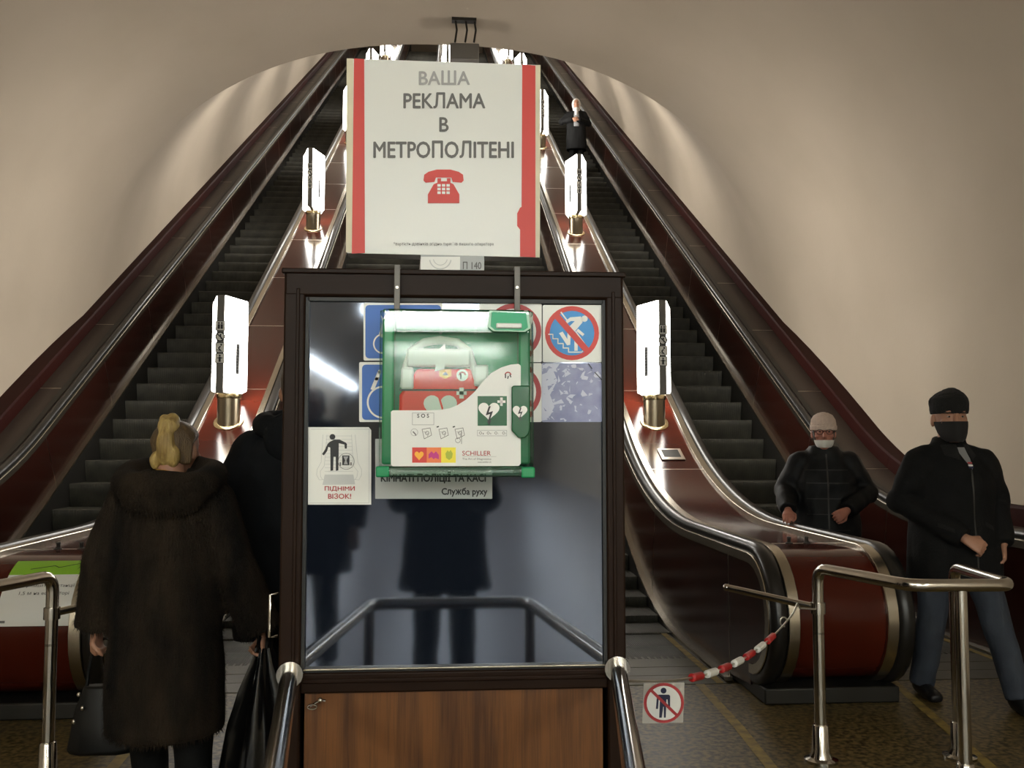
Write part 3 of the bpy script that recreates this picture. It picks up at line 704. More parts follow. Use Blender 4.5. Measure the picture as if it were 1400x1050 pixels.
# lid: shell with sloped top, open at the back
prf = [(KY - .03, zt), (KY - .05, zt + .001), (AY + .026, zt), (AY + .0110, zt - .006), (AY + .0098, zt - .0075), (AY + .0046, zt - .0615), (AY + .0038, zt - .064), (AY, zt - .086), (AY, zt - .088), (AY, zb + .033), (AY, zb + .03), (AY + .006, zb + .012), (AY + .02, zb), (KY - .03, zb)]
th = .003
bb = B(); bb.loft([[(x, y + o, z - (o if i < 3 else 0)) for i, (y, z) in enumerate(prf)] for x, o in ((xl, .012), (xl + .004, .004), (xl + .012, 0), (xl + .015, 0), (xr - .015, 0), (xr - .012, 0), (xr - .004, .004), (xr, .012))], cap=False, closed=False)
for x in (xl, xr): bb.add([(x, y + .012, z - (.012 if i < 3 else 0)) for i, (y, z) in enumerate(prf)], [tuple(range(len(prf)))])
obj('lid', bb, 'lid', t, smooth=4)
for px in (552, 602, 650):
    bb = B(); x = X(px); bb.loft([[(x - w_, y, z) for y, z in ((AY + .0082, zt - .007), (AY + .003, zt - .064), (AY + .012, zt - .066), (AY + .02, zt - .010))] for w_ in (-.0035, .0035)]); obj('lid_rib', bb, 'lid', t)
# recessed grip top right
gx0, gx1, gz0, gz1 = X(667), X(723), Zp(452), Zp(425)
def gp(x, y, z): return (x, y, z)
bb = B(); P4 = [at(669, 425, AY + .02), at(722, 427, AY + .02), at(725, 449, AY + .002), at(718, 454, AY), at(674, 453, AY), at(667, 447, AY + .002)]
P5 = [p_ + Vector((0, -.008, 0)) for p_ in P4]; c5 = sum(P5, Vector()) / 6
bb.loft([[tuple(p_) for p_ in P4], [tuple(p_) for p_ in P5], [tuple(c5 + (p_ - c5) * .9) for p_ in P5]]); obj('grip_rim', bb, 'aed_pale', t)
bb = B(); bb.loft([[tuple(c5 + (p_ - c5) * .88 + Vector((0, -.0006, 0))) for p_ in P5], [tuple(c5 + (p_ - c5) * .86 + Vector((0, -.002, 0))) for p_ in P5]]); obj('grip_recess', bb, 'aed_mint', t)
bb = B(); bb.box((X(678), AY - .016, Zp(449)), (X(713), AY - .006, Zp(442))); obj('grip_catch', bb, 'white_vinyl', t, bevel=.003)
# red device with white carrying handle inside
DY = 2.405
bb = B(); bb.extrude([(at(x, y, DY).x, at(x, y, DY).z) for x, y in ((545, 578), (546, 540), (570, 504), (645, 504), (654, 528), (655, 590), (640, 600), (545, 600))], 1, DY, KY - .035); dv = obj('device', bb, 'aed_red', t, bevel=.008)
bb = B(); bb.tube([at(x, y, DY + .01) for x, y in ((552, 530), (556, 500), (563, 480), (580, 468), (602, 465), (625, 468), (640, 480), (648, 505), (652, 528))], .011, 10); obj('carry_handle', bb, 'aed_white', t)
bb = B(); bb.box(tuple(at(548, 532, DY - .006)), tuple(at(566, 503, DY + .02))); bb.box(tuple(at(648, 528, DY - .006)), tuple(at(667, 500, DY + .02))); obj('side_bumper', bb, 'aed_white', t, bevel=.006)
bb = B(); bb.box(tuple(at(556, 501, DY - .012)), tuple(at(643, 478, DY + .012))); obj('top_pouch', bb, 'aed_white', t, bevel=.006)
p = Print(pxplane(DY - .0005), (0, -1, 0), .0006)
p.rect(546, 532, 655, 534.5, 'ink_black', 1); p.disc(632, 513, 8, 'white_sheet', 1); p.ring(632, 513, 3, 5, 'ink_dkred', 2, a0=180, a1=360); p.rect(629, 510, 631, 518, 'ink_black', 2)
p.poly([(600, 505), (617, 505), (617, 514), (609, 518), (601, 514)], 'amber', 1); p.poly([(605, 513), (613, 513), (609, 508)], 'ink_black', 2); p.heart(602, 557, 46, 42, 'aed_white', 1); p.poly([(598, 540), (604, 560), (601, 578), (606, 558), (601, 540)], 'aed_red', 2)
p.rect(628, 530, 634, 545, 'aed_white', 3); p.rect(624, 535, 638, 540, 'aed_white', 3)
obj('device_print', p, None, t, smooth=0, fix=False)
bb = B(); bb.extrude([(at(x, y, DY).x, at(x, y, DY).z) for x, y in ((595, 508), (596, 482), (609, 470), (608, 505))], 1, DY - .016, DY - .012); obj('seal_tag', bb, 'aed_white', t)
# label on the lid front
p = Print(pxplane(AY - .0012), (0, -1, 0), .0005)
lab = [(536, 637), (534.5, 604), (536, 601.5), (600, 601), (622, 598), (640, 590), (656, 576), (668, 562), (680, 544), (690, 530), (700, 518), (706, 511), (714, 498.5), (700, 497), (710, 497)]
lab = [(537, 637.5), (534.5, 635), (534.5, 603), (537, 601), (585, 601), (607, 600.5), (622, 598), (634, 592), (645, 583), (655, 571), (664, 557), (672, 540), (680, 523), (690, 508), (700, 500), (708, 497), (711, 499), (712, 506), (712, 633), (708, 636)]
lab = [(537, 637.5), (534.5, 635), (534.5, 563), (537, 561), (585, 561), (601, 560.5), (614, 558.5), (625, 554), (637, 546.5), (649, 535.5), (660, 522), (671, 510.5), (685, 502.5), (698, 498.5), (709, 497.5), (712, 500), (712, 634), (709, 637)]
p.sheet(lab, 'white_vinyl', .001)
p.ring(694.5, 513, 3.2, 4.8, 'ink_dkred', 1, a0=190, a1=355); p.line([(691, 511), (691, 517)], 1.6, I, 2); p.line([(695, 514), (694, 518)], 1.4, I, 2); p.line([(697, 512), (698.5, 516)], 1.4, I, 2)
p.rect(653, 541.5, 693, 582, 'aed_dark_green', 1); p.heart(668.5, 561, 29, 26, 'white_sheet', 2); p.poly([(668, 556), (664, 568), (670, 566), (667, 576), (665, 575), (669, 582), (671.5, 574), (669.5, 575), (674, 562), (668, 564), (671, 555)], I, 3)
p.rect(680, 547.5, 691, 550.8, 'white_sheet', 2); p.rect(683.8, 543.5, 687.2, 555, 'white_sheet', 2)
for a in ((652.5, 588, 693, 588.6), (652.5, 595.6, 693, 596.2), (652.5, 588, 653.1, 596.2), (692.4, 588, 693, 596.2)): p.rect(*a, 'ink_pale', 1)
for k in range(4): p.ring(657 + k * 10.5, 592, 1.3, 1.9, 'ink_grey', 2); p.rect(660 + k * 10.5, 592, 661.2 + k * 10, 594, 'ink_grey', 2)
for a in ((563.5, 564.2, 593.5, 564.9), (563.5, 580.5, 593.5, 581.2), (563.5, 564.2, 564.2, 581.2), (592.8, 564.2, 593.5, 581.2)): p.rect(a[0], a[1] + 0, a[2], a[3], 'ink_pale', 1)
p.text('S O S', 570.5, 565.8, 586.5, 571, I, 2, .02)
for k, (x, y) in enumerate(((566.5, 591), (583, 592), (606, 592), (628, 592))):
    if k == 0: p.ring(x, y, 4.4, 5.0, 'ink_pale', 1); p.line([(x - 2, y - 1), (x + 1, y + 2), (x + 2, y + 4)], 1.5, 'ink_grey', 2)
    else:
        p.line([(x - 6, y - 5), (x + 5, y - 7), (x + 7, y + 3), (x - 3, y + 8), (x - 6, y - 5)], .7, 'ink_grey', 1); p.line([(x - 4, y - 2), (x + 3, y + 1), (x + 1, y + 6)], .7, 'ink_pale', 2); p.ring(x + 1, y, 2, 2.7, 'ink_grey', 2)
        if k > 1: p.line([(x - 9, y - 8), (x - 6, y - 9)], 1.6, I, 2)
        if k == 3: p.ring(x - 2, y + 10, 3, 3.6, 'ink_grey', 1); p.line([(x + 3, y - 4), (x + 3, y + 15)], .7, 'ink_grey', 1)
for x0, m, hm in ((563.5, 'ink_red', 'amber'), (583.3, 'orange', 'magenta'), (603.2, 'yellow_ink', 'olive_ink')): p.rect(x0, 611.7, x0 + 19.9, 632.6, m, 1)
p.heart(573, 622.5, 12.5, 13, 'amber', 2); p.poly([(586, 627), (586, 621), (590, 617), (593, 620), (596, 617), (600, 622), (600, 628), (595, 626), (593, 628), (590, 625)], 'magenta', 2)
p.poly([(609, 620), (612, 615.5), (614, 618), (616, 615), (619, 620), (618, 626), (614, 629), (610, 626)], 'olive_ink', 2)
p.text('SCHILLER', 632, 616.5, 671, 622.8, 'ink_dkred', 2, .005); p.rect(632, 624, 678.5, 624.4, 'ink_pale', 1); p.text('The Art of Diagnostics', 632, 626, 671.5, 629.5, 'ink_grey', 2); p.text('www.schiller.ch', 653, 630.5, 671.5, 632.8, 'ink_grey', 2)
obj('label_plate', p, None, t, smooth=0, fix=False)
# handle with heart, hinge bar, caps, hooks
bb = B(); bb.extrude([(at(x, y, AY).x, at(x, y, AY).z) for x, y in ((699, 530), (701, 527.5), (722, 527.5), (724, 530), (724, 588), (722, 594), (717, 599), (708, 599), (704, 594), (699, 589))], 1, AY - .014, AY - .0005); hd = obj('pull_handle', bb, 'aed_dark_green', t, bevel=.003)
p = Print(pxplane(AY - .0146), (0, -1, 0), .0005); p.heart(711, 562.5, 20, 19, 'white_sheet', 1); p.poly([(711, 558), (708, 566), (712, 565), (710, 571), (708.5, 570), (711, 575), (713, 569), (711.5, 570), (714.5, 562.5), (711, 563.5), (713, 557)], I, 2)
obj('heart_symbol', p, None, hd, smooth=0, fix=False)
bb = B(); c0, c1 = at(531, 645, AY + .01), at(715, 647, AY + .01); bb.tube([(c0.x, AY + .01, c0.z), (c1.x, AY + .01, c0.z)], .014, 16); obj('hinge_bar', bb, 'lid', t)
for a, c in (((513.5, 637.5), (532, 652.5)), ((713, 638.5), (731.5, 653.5))):
    bb = B(); p0, p1 = at(*a, AY - .006), at(*c, AY - .006); bb.box((p0.x, AY - .006, p1.z), (p1.x, AY + .05, p0.z)); obj('end_cap', bb, 'aed_green', t, bevel=.004)
for px in (543, 707):
    x0, x1 = at(px - 4, 400, KY - .02).x, at(px + 4, 400, KY - .02).x; ztop = KZ + .006
    bb = B(); bb.extrude([(KY + .03, ztop), (KY + .03, ztop + .006), (KY - .028, ztop + .006), (KY - .028, zt - .03), (KY - .020, zt - .03), (KY - .020, ztop)], 0, x0, x1); obj('hook', bb, 'dark_metal' if 0 else 'speaker_grey', t, bevel=.002)
    c = at(px, 393, KY - .029); bb = B(); bb.tube([c, c + Vector((0, -.003, 0))], .004, 10); obj('screw', bb, 'joint_metal', t)

# ------------------------------------------------------------------ side railings, chain
def railing(label, sg, px1, Y1, A, Bc, P2, third, arm0, arm1, zr=.872):
    t = thing('side_railing', label, 'railing', (px1, Y1, 0))
    bb = B(); bb.tube(bend([(px1, Y1, zr - .30), (px1, Y1, zr), (*A, zr), (*Bc, zr), (*P2, zr), (*P2, zr - .3)], .07, 6), .026, 16); obj('top_tube', bb, 'steel', t, smooth=60)
    for x, y, z in ((px1, Y1, zr - .29), (*P2, zr - .29), (*third, zr - .01)):
        bb = B(); bb.tube([(x, y, 0.012), (x, y, z)], .026, 16); o = obj('post', bb, 'steel', t, smooth=60)
        bb = B(); bb.lathe((x, y, 0), [(.075, 0), (.075, .012), (.05, .02), (.04, .05), (.034, .16), (.03, .165)], 20); obj('base_cup', bb, 'steel', t, smooth=50)
    bb = B(); bb.tube([(px1, Y1, arm0[2] - .025), (px1, Y1, arm0[2] + .025)], .034, 16); bb.tube([arm0, arm1], .017, 12); bb.ell(arm1, (.018, .018, .018)); obj('side_arm', bb, 'steel', t, smooth=60)
    return t
zr = .87
railing('bent steel tube railing at right, where the chain is hooked', 1, 1.715, 4.22, (1.88, 3.68), (2.30, 3.66), (2.37, 4.22), (2.09, 3.68), (1.715, 4.22, .69), (1.36, 4.46, .75))
railing('bent steel tube railing in front of the left balustrade', -1, -1.70, 4.22, (-1.88, 3.68), (-2.30, 3.66), (-2.37, 4.22), (-2.09, 3.68), (-1.70, 4.22, .71), (-1.36, 4.46, .76))
t = thing('barrier_chain', 'thin chain with red and white plastic sleeves closing the passage beside the kiosk', 'chain', (1.1, 3.3, .5))
C0, C1 = Vector((1.545, 4.08, .695)), Vector((.49, 2.56, .80))
def cp(u): q_ = C0.lerp(C1, u); return q_ + Vector((0, 0, -.42 * u * (1 - u) * (1 - .15 * u)))
bb = B(); bb.tube([cp(k / 30) for k in range(31)], .004, 6); bb.tube([C0, C0 + Vector((.03, .03, .035)), C0 + Vector((.05, .05, .01)), (1.69, 4.19, .69)], .004, 6); obj('cord', bb, 'rope_steel', t)
bb = B(); hk = [cp(.09) + Vector((.0, 0, .012)) + Vector((.016 * math.cos(a), 0, .02 * math.sin(a))) for a in [k * math.pi / 5 for k in range(9)]]; bb.tube(hk, .0035, 6); obj('hook', bb, 'rope_steel', t)
us = [.205, .285, .365, .445, .525, .605, .685]
for k, u in enumerate(us):
    a, c = cp(u - .024), cp(u + .024); d = (c - a); bb = B(); bb.tube([a, a + d * .02, c - d * .02, c], [.011, .0135, .0135, .011], 12); obj('sleeve', bb, 'red_bead' if k % 2 == 0 else 'white_bead', t)
SQ = cp(.835); SYs = SQ.y
p = Print(pxplane(SYs), (0, -1, 0), .0006)
p.sheet([(880, 934), (936, 933), (934, 988), (878, 989)], 'clear_sleeve', .0015); p.disc(907.5, 961, 27.5, 'ink_dkred', 1); p.disc(907.5, 961, 23.5, 'white_sheet', 2)
p.disc(907, 944, 4, 'ink_navy', 3); p.poly([(898, 951), (900, 949.5), (914, 949.5), (916, 951), (916, 967), (913.5, 967), (912.5, 956), (911, 956), (910, 981), (907.6, 981), (907.2, 966), (906.6, 966), (904.5, 981), (901, 981), (902, 956), (900.5, 956), (899.5, 969), (896.5, 969)], 'ink_navy', 3)
p.line([(888.5, 942), (926.5, 979)], 4, 'ink_dkred', 4)
obj('no_entry_sign', p, None, smooth=0, fix=False, label='small round no pedestrians sign hanging from the chain beside the kiosk', cat='sign')

# ------------------------------------------------------------------ hall lamps behind the photographer
for i, x in enumerate((-3.55, 3.4)):
    for k in range(9):
        t = thing('hall_lamp', 'long white tube lamp along the %s hall wall behind the photographer' % ('left', 'right')[i], 'lamp', (x, -3.2 - 3.4 * k, 3.6), 'tube lamps on the %s hall wall' % ('left', 'right')[i])
        bb = B(); bb.box((x - .09, -4.6 - 3.4 * k, 3.62), (x + .09, -1.8 - 3.4 * k, 3.72)); obj('housing', bb, 'aluminium', t)
        bb = B(); bb.tube([(x, -4.55 - 3.4 * k, 3.57), (x, -1.85 - 3.4 * k, 3.57)], .05, 10); obj('tube', bb, 'hall_glow', t)
        bb = B(); xo = XC + math.copysign(RV * (1 - ((3.68 - ZC) / RH) ** 2.3) ** (1 / 2.3), x) + math.copysign(.03, x); bb.tube([(x, -3.2 - 3.4 * k, 3.68), (xo, -3.2 - 3.4 * k, 3.68)], .02, 8); obj('bracket', bb, 'aluminium', t)

for k, y in enumerate((-2.2, -8, -14, -20)):  # nearest one is added, to brighten the kiosk front and whiten the lid's slope
    t = thing('hanging_lamp', '%s white strip lamp hung across the hall behind the photographer' % ('nearest, added', 'second', 'third', 'farthest')[k], 'lamp', (0, y, 3.3), 'strip lamps hung across the hall')
    bb = B(); bb.box((-1.2, y - .19, 3.36), (1.2, y + .19, 3.44)); obj('housing', bb, 'aluminium', t)
    bb = B(); bb.box((-1.17, y - .17, 3.25), (1.17, y + .17, 3.355)); obj('opal_diffuser', bb, 'strip_glow', t, bevel=.02)
    for x in (-.8, .8): bb = B(); bb.tube([(x, y, 3.44), (x, y, 6.02)], .012, 8); obj('hanger_rod', bb, 'dark_metal', t)

# ------------------------------------------------------------------ people
def remesh(b, vox, smooth=3, wr=0, wscale=9, seed=0, keep=None):
    me = bpy.data.meshes.new('r'); me.from_pydata(b.v, [], b.f); me.validate(); recalc(me)
    o = bpy.data.objects.new('r', me)
    m = o.modifiers.new('r', 'REMESH'); m.mode = 'VOXEL'; m.voxel_size = vox
    if smooth: m2 = o.modifiers.new('s', 'SMOOTH'); m2.factor = .5; m2.iterations = smooth
    r = evalmesh(o); bpy.data.objects.remove(o)
    if wr:
        for v in r.vertices:
            p = Vector((v.co.x, v.co.y, v.co.z * .6)) * wscale + Vector((seed, 0, 0)); a = noise.noise(p) + .5 * noise.noise(p * 2.1)
            v.co += v.normal * wr * a
    r.update(); return r
HEAD = [(-.118, .022, .026, -.062), (-.108, .040, .042, -.052), (-.085, .054, .062, -.034), (-.05, .064, .081, -.014), (-.01, .071, .091, -.004), (.03, .075, .096, .002), (.065, .072, .092, .006), (.092, .058, .074, .008), (.110, .034, .044, .008), (.117, .012, .016, .008)]
def hring(dz):
    for (z0, a0, b0, c0), (z1, a1, b1, c1) in zip(HEAD, HEAD[1:]):
        if z0 <= dz <= z1: u = (dz - z0) / (z1 - z0); return a0 + (a1 - a0) * u, b0 + (b1 - b0) * u, c0 + (c1 - c0) * u
    return HEAD[-1][1:]
class Fig:
    def __init__(s, label, loc, yaw, H, arms, legs=None, group=None, headc=(0, -.015), headz=0, turn=0, tilt=0, vox=.0075, skin='skin', hs=1.08):
        s.hs = hs
        s.t = thing('person', label, 'person', loc, group, yaw); s.k = H / 1.70; s.vox = vox
        s.hc = Vector((headc[0], headc[1], 1.585 + headz)); s.hm = Matrix.Rotation(turn, 3, 'Z') @ Matrix.Rotation(tilt, 3, 'X')
        s.arms = arms; s.legs = legs or {-1: [(-.09, 0, .92), (-.10, -.02, .50), (-.11, .02, .09)], 1: [(.09, 0, .92), (.10, -.02, .50), (.11, .02, .09)]}
        b = B(); st = len(b.v)
        b.rings([(s.hc.z + z, rx, ry, 0, cy) for z, rx, ry, cy in HEAD], 22)
        z = s.hc.z
        b.tube([(0, -.090, z + .022), (0, -.100, z), (0, -.116, z - .028), (0, -.100, z - .038)], [.010, .013, .017, .012], 8)      # nose
        b.ell((0, -.082, z + .036), (.052, .022, .012)); b.ell((0, -.088, z - .066), (.026, .016, .008)); b.ell((0, -.082, z - .098), (.022, .02, .018))
        for sg in (-1, 1): b.ell((sg * .078, .012, z - .008), (.012, .02, .032)); b.ell((sg * .045, -.062, z - .02), (.022, .024, .02))
        b.move(lambda p: s.hm @ ((p - Vector((0, .02, z - .09))) * hs) + Vector((s.hc.x, s.hc.y + .02, z - .09)), st)
        b.tube([(0, .025, 1.36), (s.hc.x * .5, .02, 1.46), (s.hc.x, s.hc.y + .02, z - .04)], [.075, .056, .055], 14)
        b.rings([(.84, .13, .09, 0, 0), (.95, .15, .10, 0, 0), (1.08, .13, .09, 0, 0), (1.25, .155, .105, 0, 0), (1.36, .15, .09, 0, .01), (1.43, .06, .06, 0, .02)], 20)
        for sg in (-1, 1):
            sh, el, wr = (Vector(q_) for q_ in arms[sg][:3])
            b.tube([sh, sh.lerp(el, .5), el, el.lerp(wr, .4), wr], [.052, .046, .040, .037, .027], 12); b.ell(sh, (.06, .06, .06))
            s.hand(b, wr, sg, *arms[sg][3:])
            h, kn, an = (Vector(q_) for q_ in s.legs[sg]); b.tube([h, h.lerp(kn, .5), kn, kn.lerp(an, .35), an], [.088, .075, .055, .054, .038], 12)
            b.tube([an + Vector((0, .04, -.05)), an + Vector((0, -.04, -.05)), an + Vector((0, -.15, -.065))], [.035, .035, .025], 10)
        s.add('body', remesh(s.sc(b), vox, 2), skin)
    def sc(s, b): b.v = [(x * s.k, y * s.k, z * s.k) for x, y, z in b.v]; return b
    def add(s, name, me, m, par=None, label=None, kind=None):
        me.materials.clear(); me.materials.append(M[m]); o = finish(name, me, par or s.t, True, 180); tag(o, label, kind=kind); return o
    def part(s, name, b, m, vox=None, smooth=3, wr=0, wscale=9, label=None, par=None):
        s.sc(b)
        me = remesh(b, vox or s.vox, smooth, wr, wscale, sum(map(ord, name)) % 17) if vox != 0 else mesh('m', b, m)
        if vox == 0: recalc(me)
        return s.add(name, me, m, par, label)
    def hand(s, b, w, sg, d=(0, -.2, -1), n=(0, 1, 0), curl=.35):
        d = Vector(d).normalized(); n = Vector(n); n = (n - d * n.dot(d)).normalized(); sd = d.cross(n)
        def T(p): return w + d * p[0] + sd * p[1] + n * p[2]
        b.loft([[tuple(T((x, math.cos(a) * hw, math.sin(a) * ht))) for a in [k * math.pi / 6 for k in range(12)]] for x, hw, ht in ((-.02, .026, .022), (.02, .036, .018), (.06, .043, .016), (.086, .043, .012))])
        for i, ln in enumerate((.062, .076, .080, .070)):
            off = -.0345 + .023 * i; p = Vector((.080, off, 0)); a = .1; pts = [T(p)]; fr = ln / 3 * 1.05
            for q_ in range(3): a += curl * (1.2 if q_ else .8); p = p + Vector((math.cos(a) * fr, 0, math.sin(a) * fr)); pts.append(T(p))
            b.tube(pts, [.0098, .0090, .0083, .0072], 8)
        ts = .036 if True else 0
        b.tube([T((.02, ts * .6, .004)), T((.05, ts + .016, .012)), T((.078, ts + .016, .022 + .02 * curl)), T((.098, ts + .006, .03 + .03 * curl))], [.015, .012, .0105, .0085], 8)
    def H(s, p): z = s.hc.z; return s.hm @ ((Vector(p) + Vector((0, 0, z)) - Vector((0, .02, z - .09))) * s.hs) + Vector((s.hc.x, s.hc.y + .02, z - .09))
    def hshell(s, name, m, zs, grow, a0=-180, a1=180, front=0, label=None, th=.004, wob=0):     # shell following the head; angles from the face direction
        n = 26; b = B(); outer = []; inner = []; full = a1 - a0 >= 360
        for i, dz in enumerate(zs):
            rx, ry, cy = hring(dz); g = grow[i] if isinstance(grow, (list, tuple)) else grow; ro, ri = [], []
            for k in range(n + 1):
                a = R(a0 + (a1 - a0) * k / n); c_, s_ = math.cos(a), math.sin(a); f_ = front * max(0, c_) ** 2 if front else 0
                for lst, gg in ((ro, g), (ri, g - th)): lst.append(tuple(s.H((s_ * (rx + gg), cy - c_ * (ry + gg + f_), dz))))
            outer.append(ro); inner.append(ri)
        b.loft(outer, cap=False, closed=False); b.loft([r[::-1] for r in inner], cap=False, closed=False)
        b.loft([outer[0], inner[0]], cap=False, closed=False); b.loft([outer[-1], inner[-1]], cap=False, closed=False)
        if full: b.add(outer[-1], [tuple(range(n + 1))])
        if not full:
            for k in (0, -1): b.loft([[r[k] for r in outer], [r[k] for r in inner]], cap=False, closed=False)
        return s.part(name, b, m, 0, label=label)
    def hat(s, m, prof, tip=None, vox=.006):
        b = B(); b.rings(prof, 24)
        if tip: b.tube(tip, [.05, .03, .012], 10)
        b.v = [tuple(s.H(p)) for p in b.v]; return s.part('knitted_hat', b, m, vox, 2, .002, 60)
    def decal(s, name, tgt, poly, m, off=.003, par=None, label=None, n=5):
        bv = BVHTree.FromPolygons([v.co for v in tgt.data.vertices], [p.vertices for p in tgt.data.polygons])
        b = B(); k = s.k; c = (sum(p[0] for p in poly) / len(poly), sum(p[1] for p in poly) / len(poly))
        def hit(x, z):
            h = bv.ray_cast(Vector((x * k, -2, z * k)), Vector((0, 1, 0)))
            return tuple((h[0] + Vector((0, -off, 0))) / k) if h[0] else (x, -.15, z)
        for q0, q1 in zip(poly, poly[1:] + poly[:1]):
            idx = {}; vs = []
            for i in range(n + 1):
                for j_ in range(n + 1 - i):
                    u, v = i / n, j_ / n; idx[i, j_] = len(vs)
                    vs.append(hit(c[0] + (q0[0] - c[0]) * u + (q1[0] - c[0]) * v, c[1] + (q0[1] - c[1]) * u + (q1[1] - c[1]) * v))
            fs = [(idx[i, j_], idx[i + 1, j_], idx[i, j_ + 1]) for i in range(n) for j_ in range(n - i)] + [(idx[i + 1, j_], idx[i + 1, j_ + 1], idx[i, j_ + 1]) for i in range(n) for j_ in range(n - 1 - i)]
            b.add(vs, fs)
        return s.part(name, b, m, 0, label=label, par=par)
    def eyes(s):
        for sg in (-1, 1):
            b = B(); b.ell(s.H((sg * .032, -.083, .010)), (.012, .008, .0052)); e_ = s.part('eye', b, 'eye_white', 0)
            b = B(); b.ell(s.H((sg * .032, -.0905, .010)), (.0055, .003, .0048)); s.part('iris', b, 'eye_dark', 0, par=e_)
            b = B(); b.tube([s.H((sg * .012, -.095, .026)), s.H((sg * .030, -.096, .032)), s.H((sg * .052, -.082, .027))], [.003, .0045, .003], 6); s.part('eyebrow', b, 'hair_dark', 0)
    def coat(s, name, m, rings, sleeve=(.085, .075, .062), wr=.006, cuff=None, vox=.013, extra=None, wscale=9, label=None, sq=.4):
        b = B(); b.rings(rings, 28, sq=sq)
        for sg in (-1, 1):
            sh, el, w_ = (Vector(q_) for q_ in s.arms[sg][:3]); end = w_.lerp(el, .03)
            b.tube([(sg * .05, .015, 1.415), (sg * .12, .012, 1.385), tuple(sh)], [.055, .066, sleeve[0] * .94], 14); b.ell(sh, (sleeve[0] * .98,) * 3); b.tube([sh, sh.lerp(el, .5), el, el.lerp(w_, .5), end], [sleeve[0], (sleeve[0] + sleeve[1]) / 2, sleeve[1], (sleeve[1] + sleeve[2]) / 2, sleeve[2]], 16); b.ell(el, (sleeve[1] * 1.02,) * 3)
        if extra: extra(b)
        return s.part(name, b, m, vox, 3, wr, wscale, label=label)
    def trousers(s, m, r=(.105, .082, .075), wr=.006):
        b = B(); b.rings([(.80, .12, .10, 0, 0), (.90, .165, .115, 0, 0), (1.02, .15, .105, 0, 0)], 20)
        for sg in (-1, 1):
            h, kn, an = (Vector(q_) for q_ in s.legs[sg]); e_ = an + Vector((0, .005, -.02)); b.tube([h, h.lerp(kn, .5), kn, kn.lerp(an, .5), e_], [r[0], (r[0] + r[1]) / 2, r[1], r[2], r[2] * .95], 14)
        return s.part('trousers', b, m, .012, 3, wr, 11)
    def shoes(s, m, boot=0):
        for sg in (-1, 1):
            an = Vector(s.legs[sg][2]); b = B()
            b.tube([an + Vector((0, .075, -.035)), an + Vector((0, .03, -.04)), an + Vector((0, -.06, -.05)), an + Vector((0, -.15, -.058)), an + Vector((0, -.19, -.065))], [(.035, .034), (.048, .044), (.044, .046), (.034, .048), (.022, .035)], 14)
            b.tube([an + Vector((0, .01, -.04)), an + Vector((0, .01, .06 + boot))], [.048, .058], 14)
            lo = min(v[2] for v in b.v); b.v = [(x, y, max(z, lo)) for x, y, z in b.v]
            s.part('shoe', b, m, .011, 2)
TORSO = [(.62, .25, .17, 0, 0), (.80, .245, .17, 0, 0), (1.0, .235, .165, 0, 0), (1.2, .24, .16, 0, 0), (1.30, .225, .15, 0, .01), (1.38, .17, .12, 0, .015), (1.43, .11, .095, 0, .02), (1.47, .085, .085, 0, .02)]

# man in black hat, stepping off the rightmost escalator
m = Fig('man in black knitted hat, black mask, dark jacket and jeans beside the railing', (2.885, 5.15, 0), R(-4), 1.685,
        {-1: [(-.185, .0, 1.345), (-.285, .02, 1.12), (-.03, -.235, .93), (.75, -.35, -.45), (.2, .6, -.4), .75], 1: [(.185, 0, 1.345), (.29, .05, 1.12), (.25, -.08, .88), (-.1, -.3, -1), (-.8, .3, 0), .5]},
        {-1: [(-.09, .02, .92), (-.12, .0, .50), (-.15, .10, .09)], 1: [(.09, -.02, .92), (.16, -.13, .50), (.22, -.26, .09)]}, turn=R(-6), vox=.005, hs=1.14)
m.eyes()
jk = m.coat('jacket', 'black_cloth', [(.66, .255, .19, .01, -.015), (.78, .255, .185, .005, -.005)] + TORSO[2:], wr=.012, vox=.012, extra=lambda b: b.rings([(1.40, .13, .11, 0, .015), (1.46, .095, .09, 0, .018), (1.50, .085, .085, 0, .018)], 20))
m.decal('shirt', jk, [(-.012, 1.435), (.050, 1.435), (.066, 1.37), (.062, 1.31), (.030, 1.365)], 'grey_knit', .004, label='grey shirt at the open collar')
for z_, mm in ((1.352, 'ink_dkred'), (1.338, 'white_bead'), (1.327, 'ink_navy')): m.decal('shirt_stripe', jk, [(.040, z_), (.068, z_), (.068, z_ - .009), (.042, z_ - .009)], mm, .007, n=2)
for sg in (-1, 1): m.decal('collar_flap', jk, [(sg * .02 + .02, 1.455), (sg * .085 + .01, 1.45), (sg * .095 + .02, 1.39), (.045 + sg * .035, 1.36)], 'knit_black', .007)
m.decal('zip', jk, [(.052, 1.31), (.061, 1.31), (.055, .70), (.046, .70)], 'dark_metal', .003, n=16)
for x0, x1 in ((-.17, -.10), (.12, .18)): m.decal('pocket_flap', jk, [(x0, 1.02), (x1, .99), (x1, .965), (x0, .995)], 'knit_black', .006, n=3)
m.trousers('jeans'); m.shoes('boot')
m.hat('knit_black', [(.026, .086, .108, 0, .004), (.05, .09, .112, 0, .004), (.08, .092, .112, 0, .004), (.105, .088, .105, 0, .006), (.13, .066, .08, .006, .008), (.148, .038, .048, .012, .008), (.160, .012, .014, .014, .008)], [(-.03, .01, .07), (-.065, .012, .085), (-.092, .012, .098)])
m.hshell('face_mask', 'mask_black', (-.116, -.10, -.07, -.04, -.014), (.012, .012, .012, .012, .010), -88, 88, front=.027)

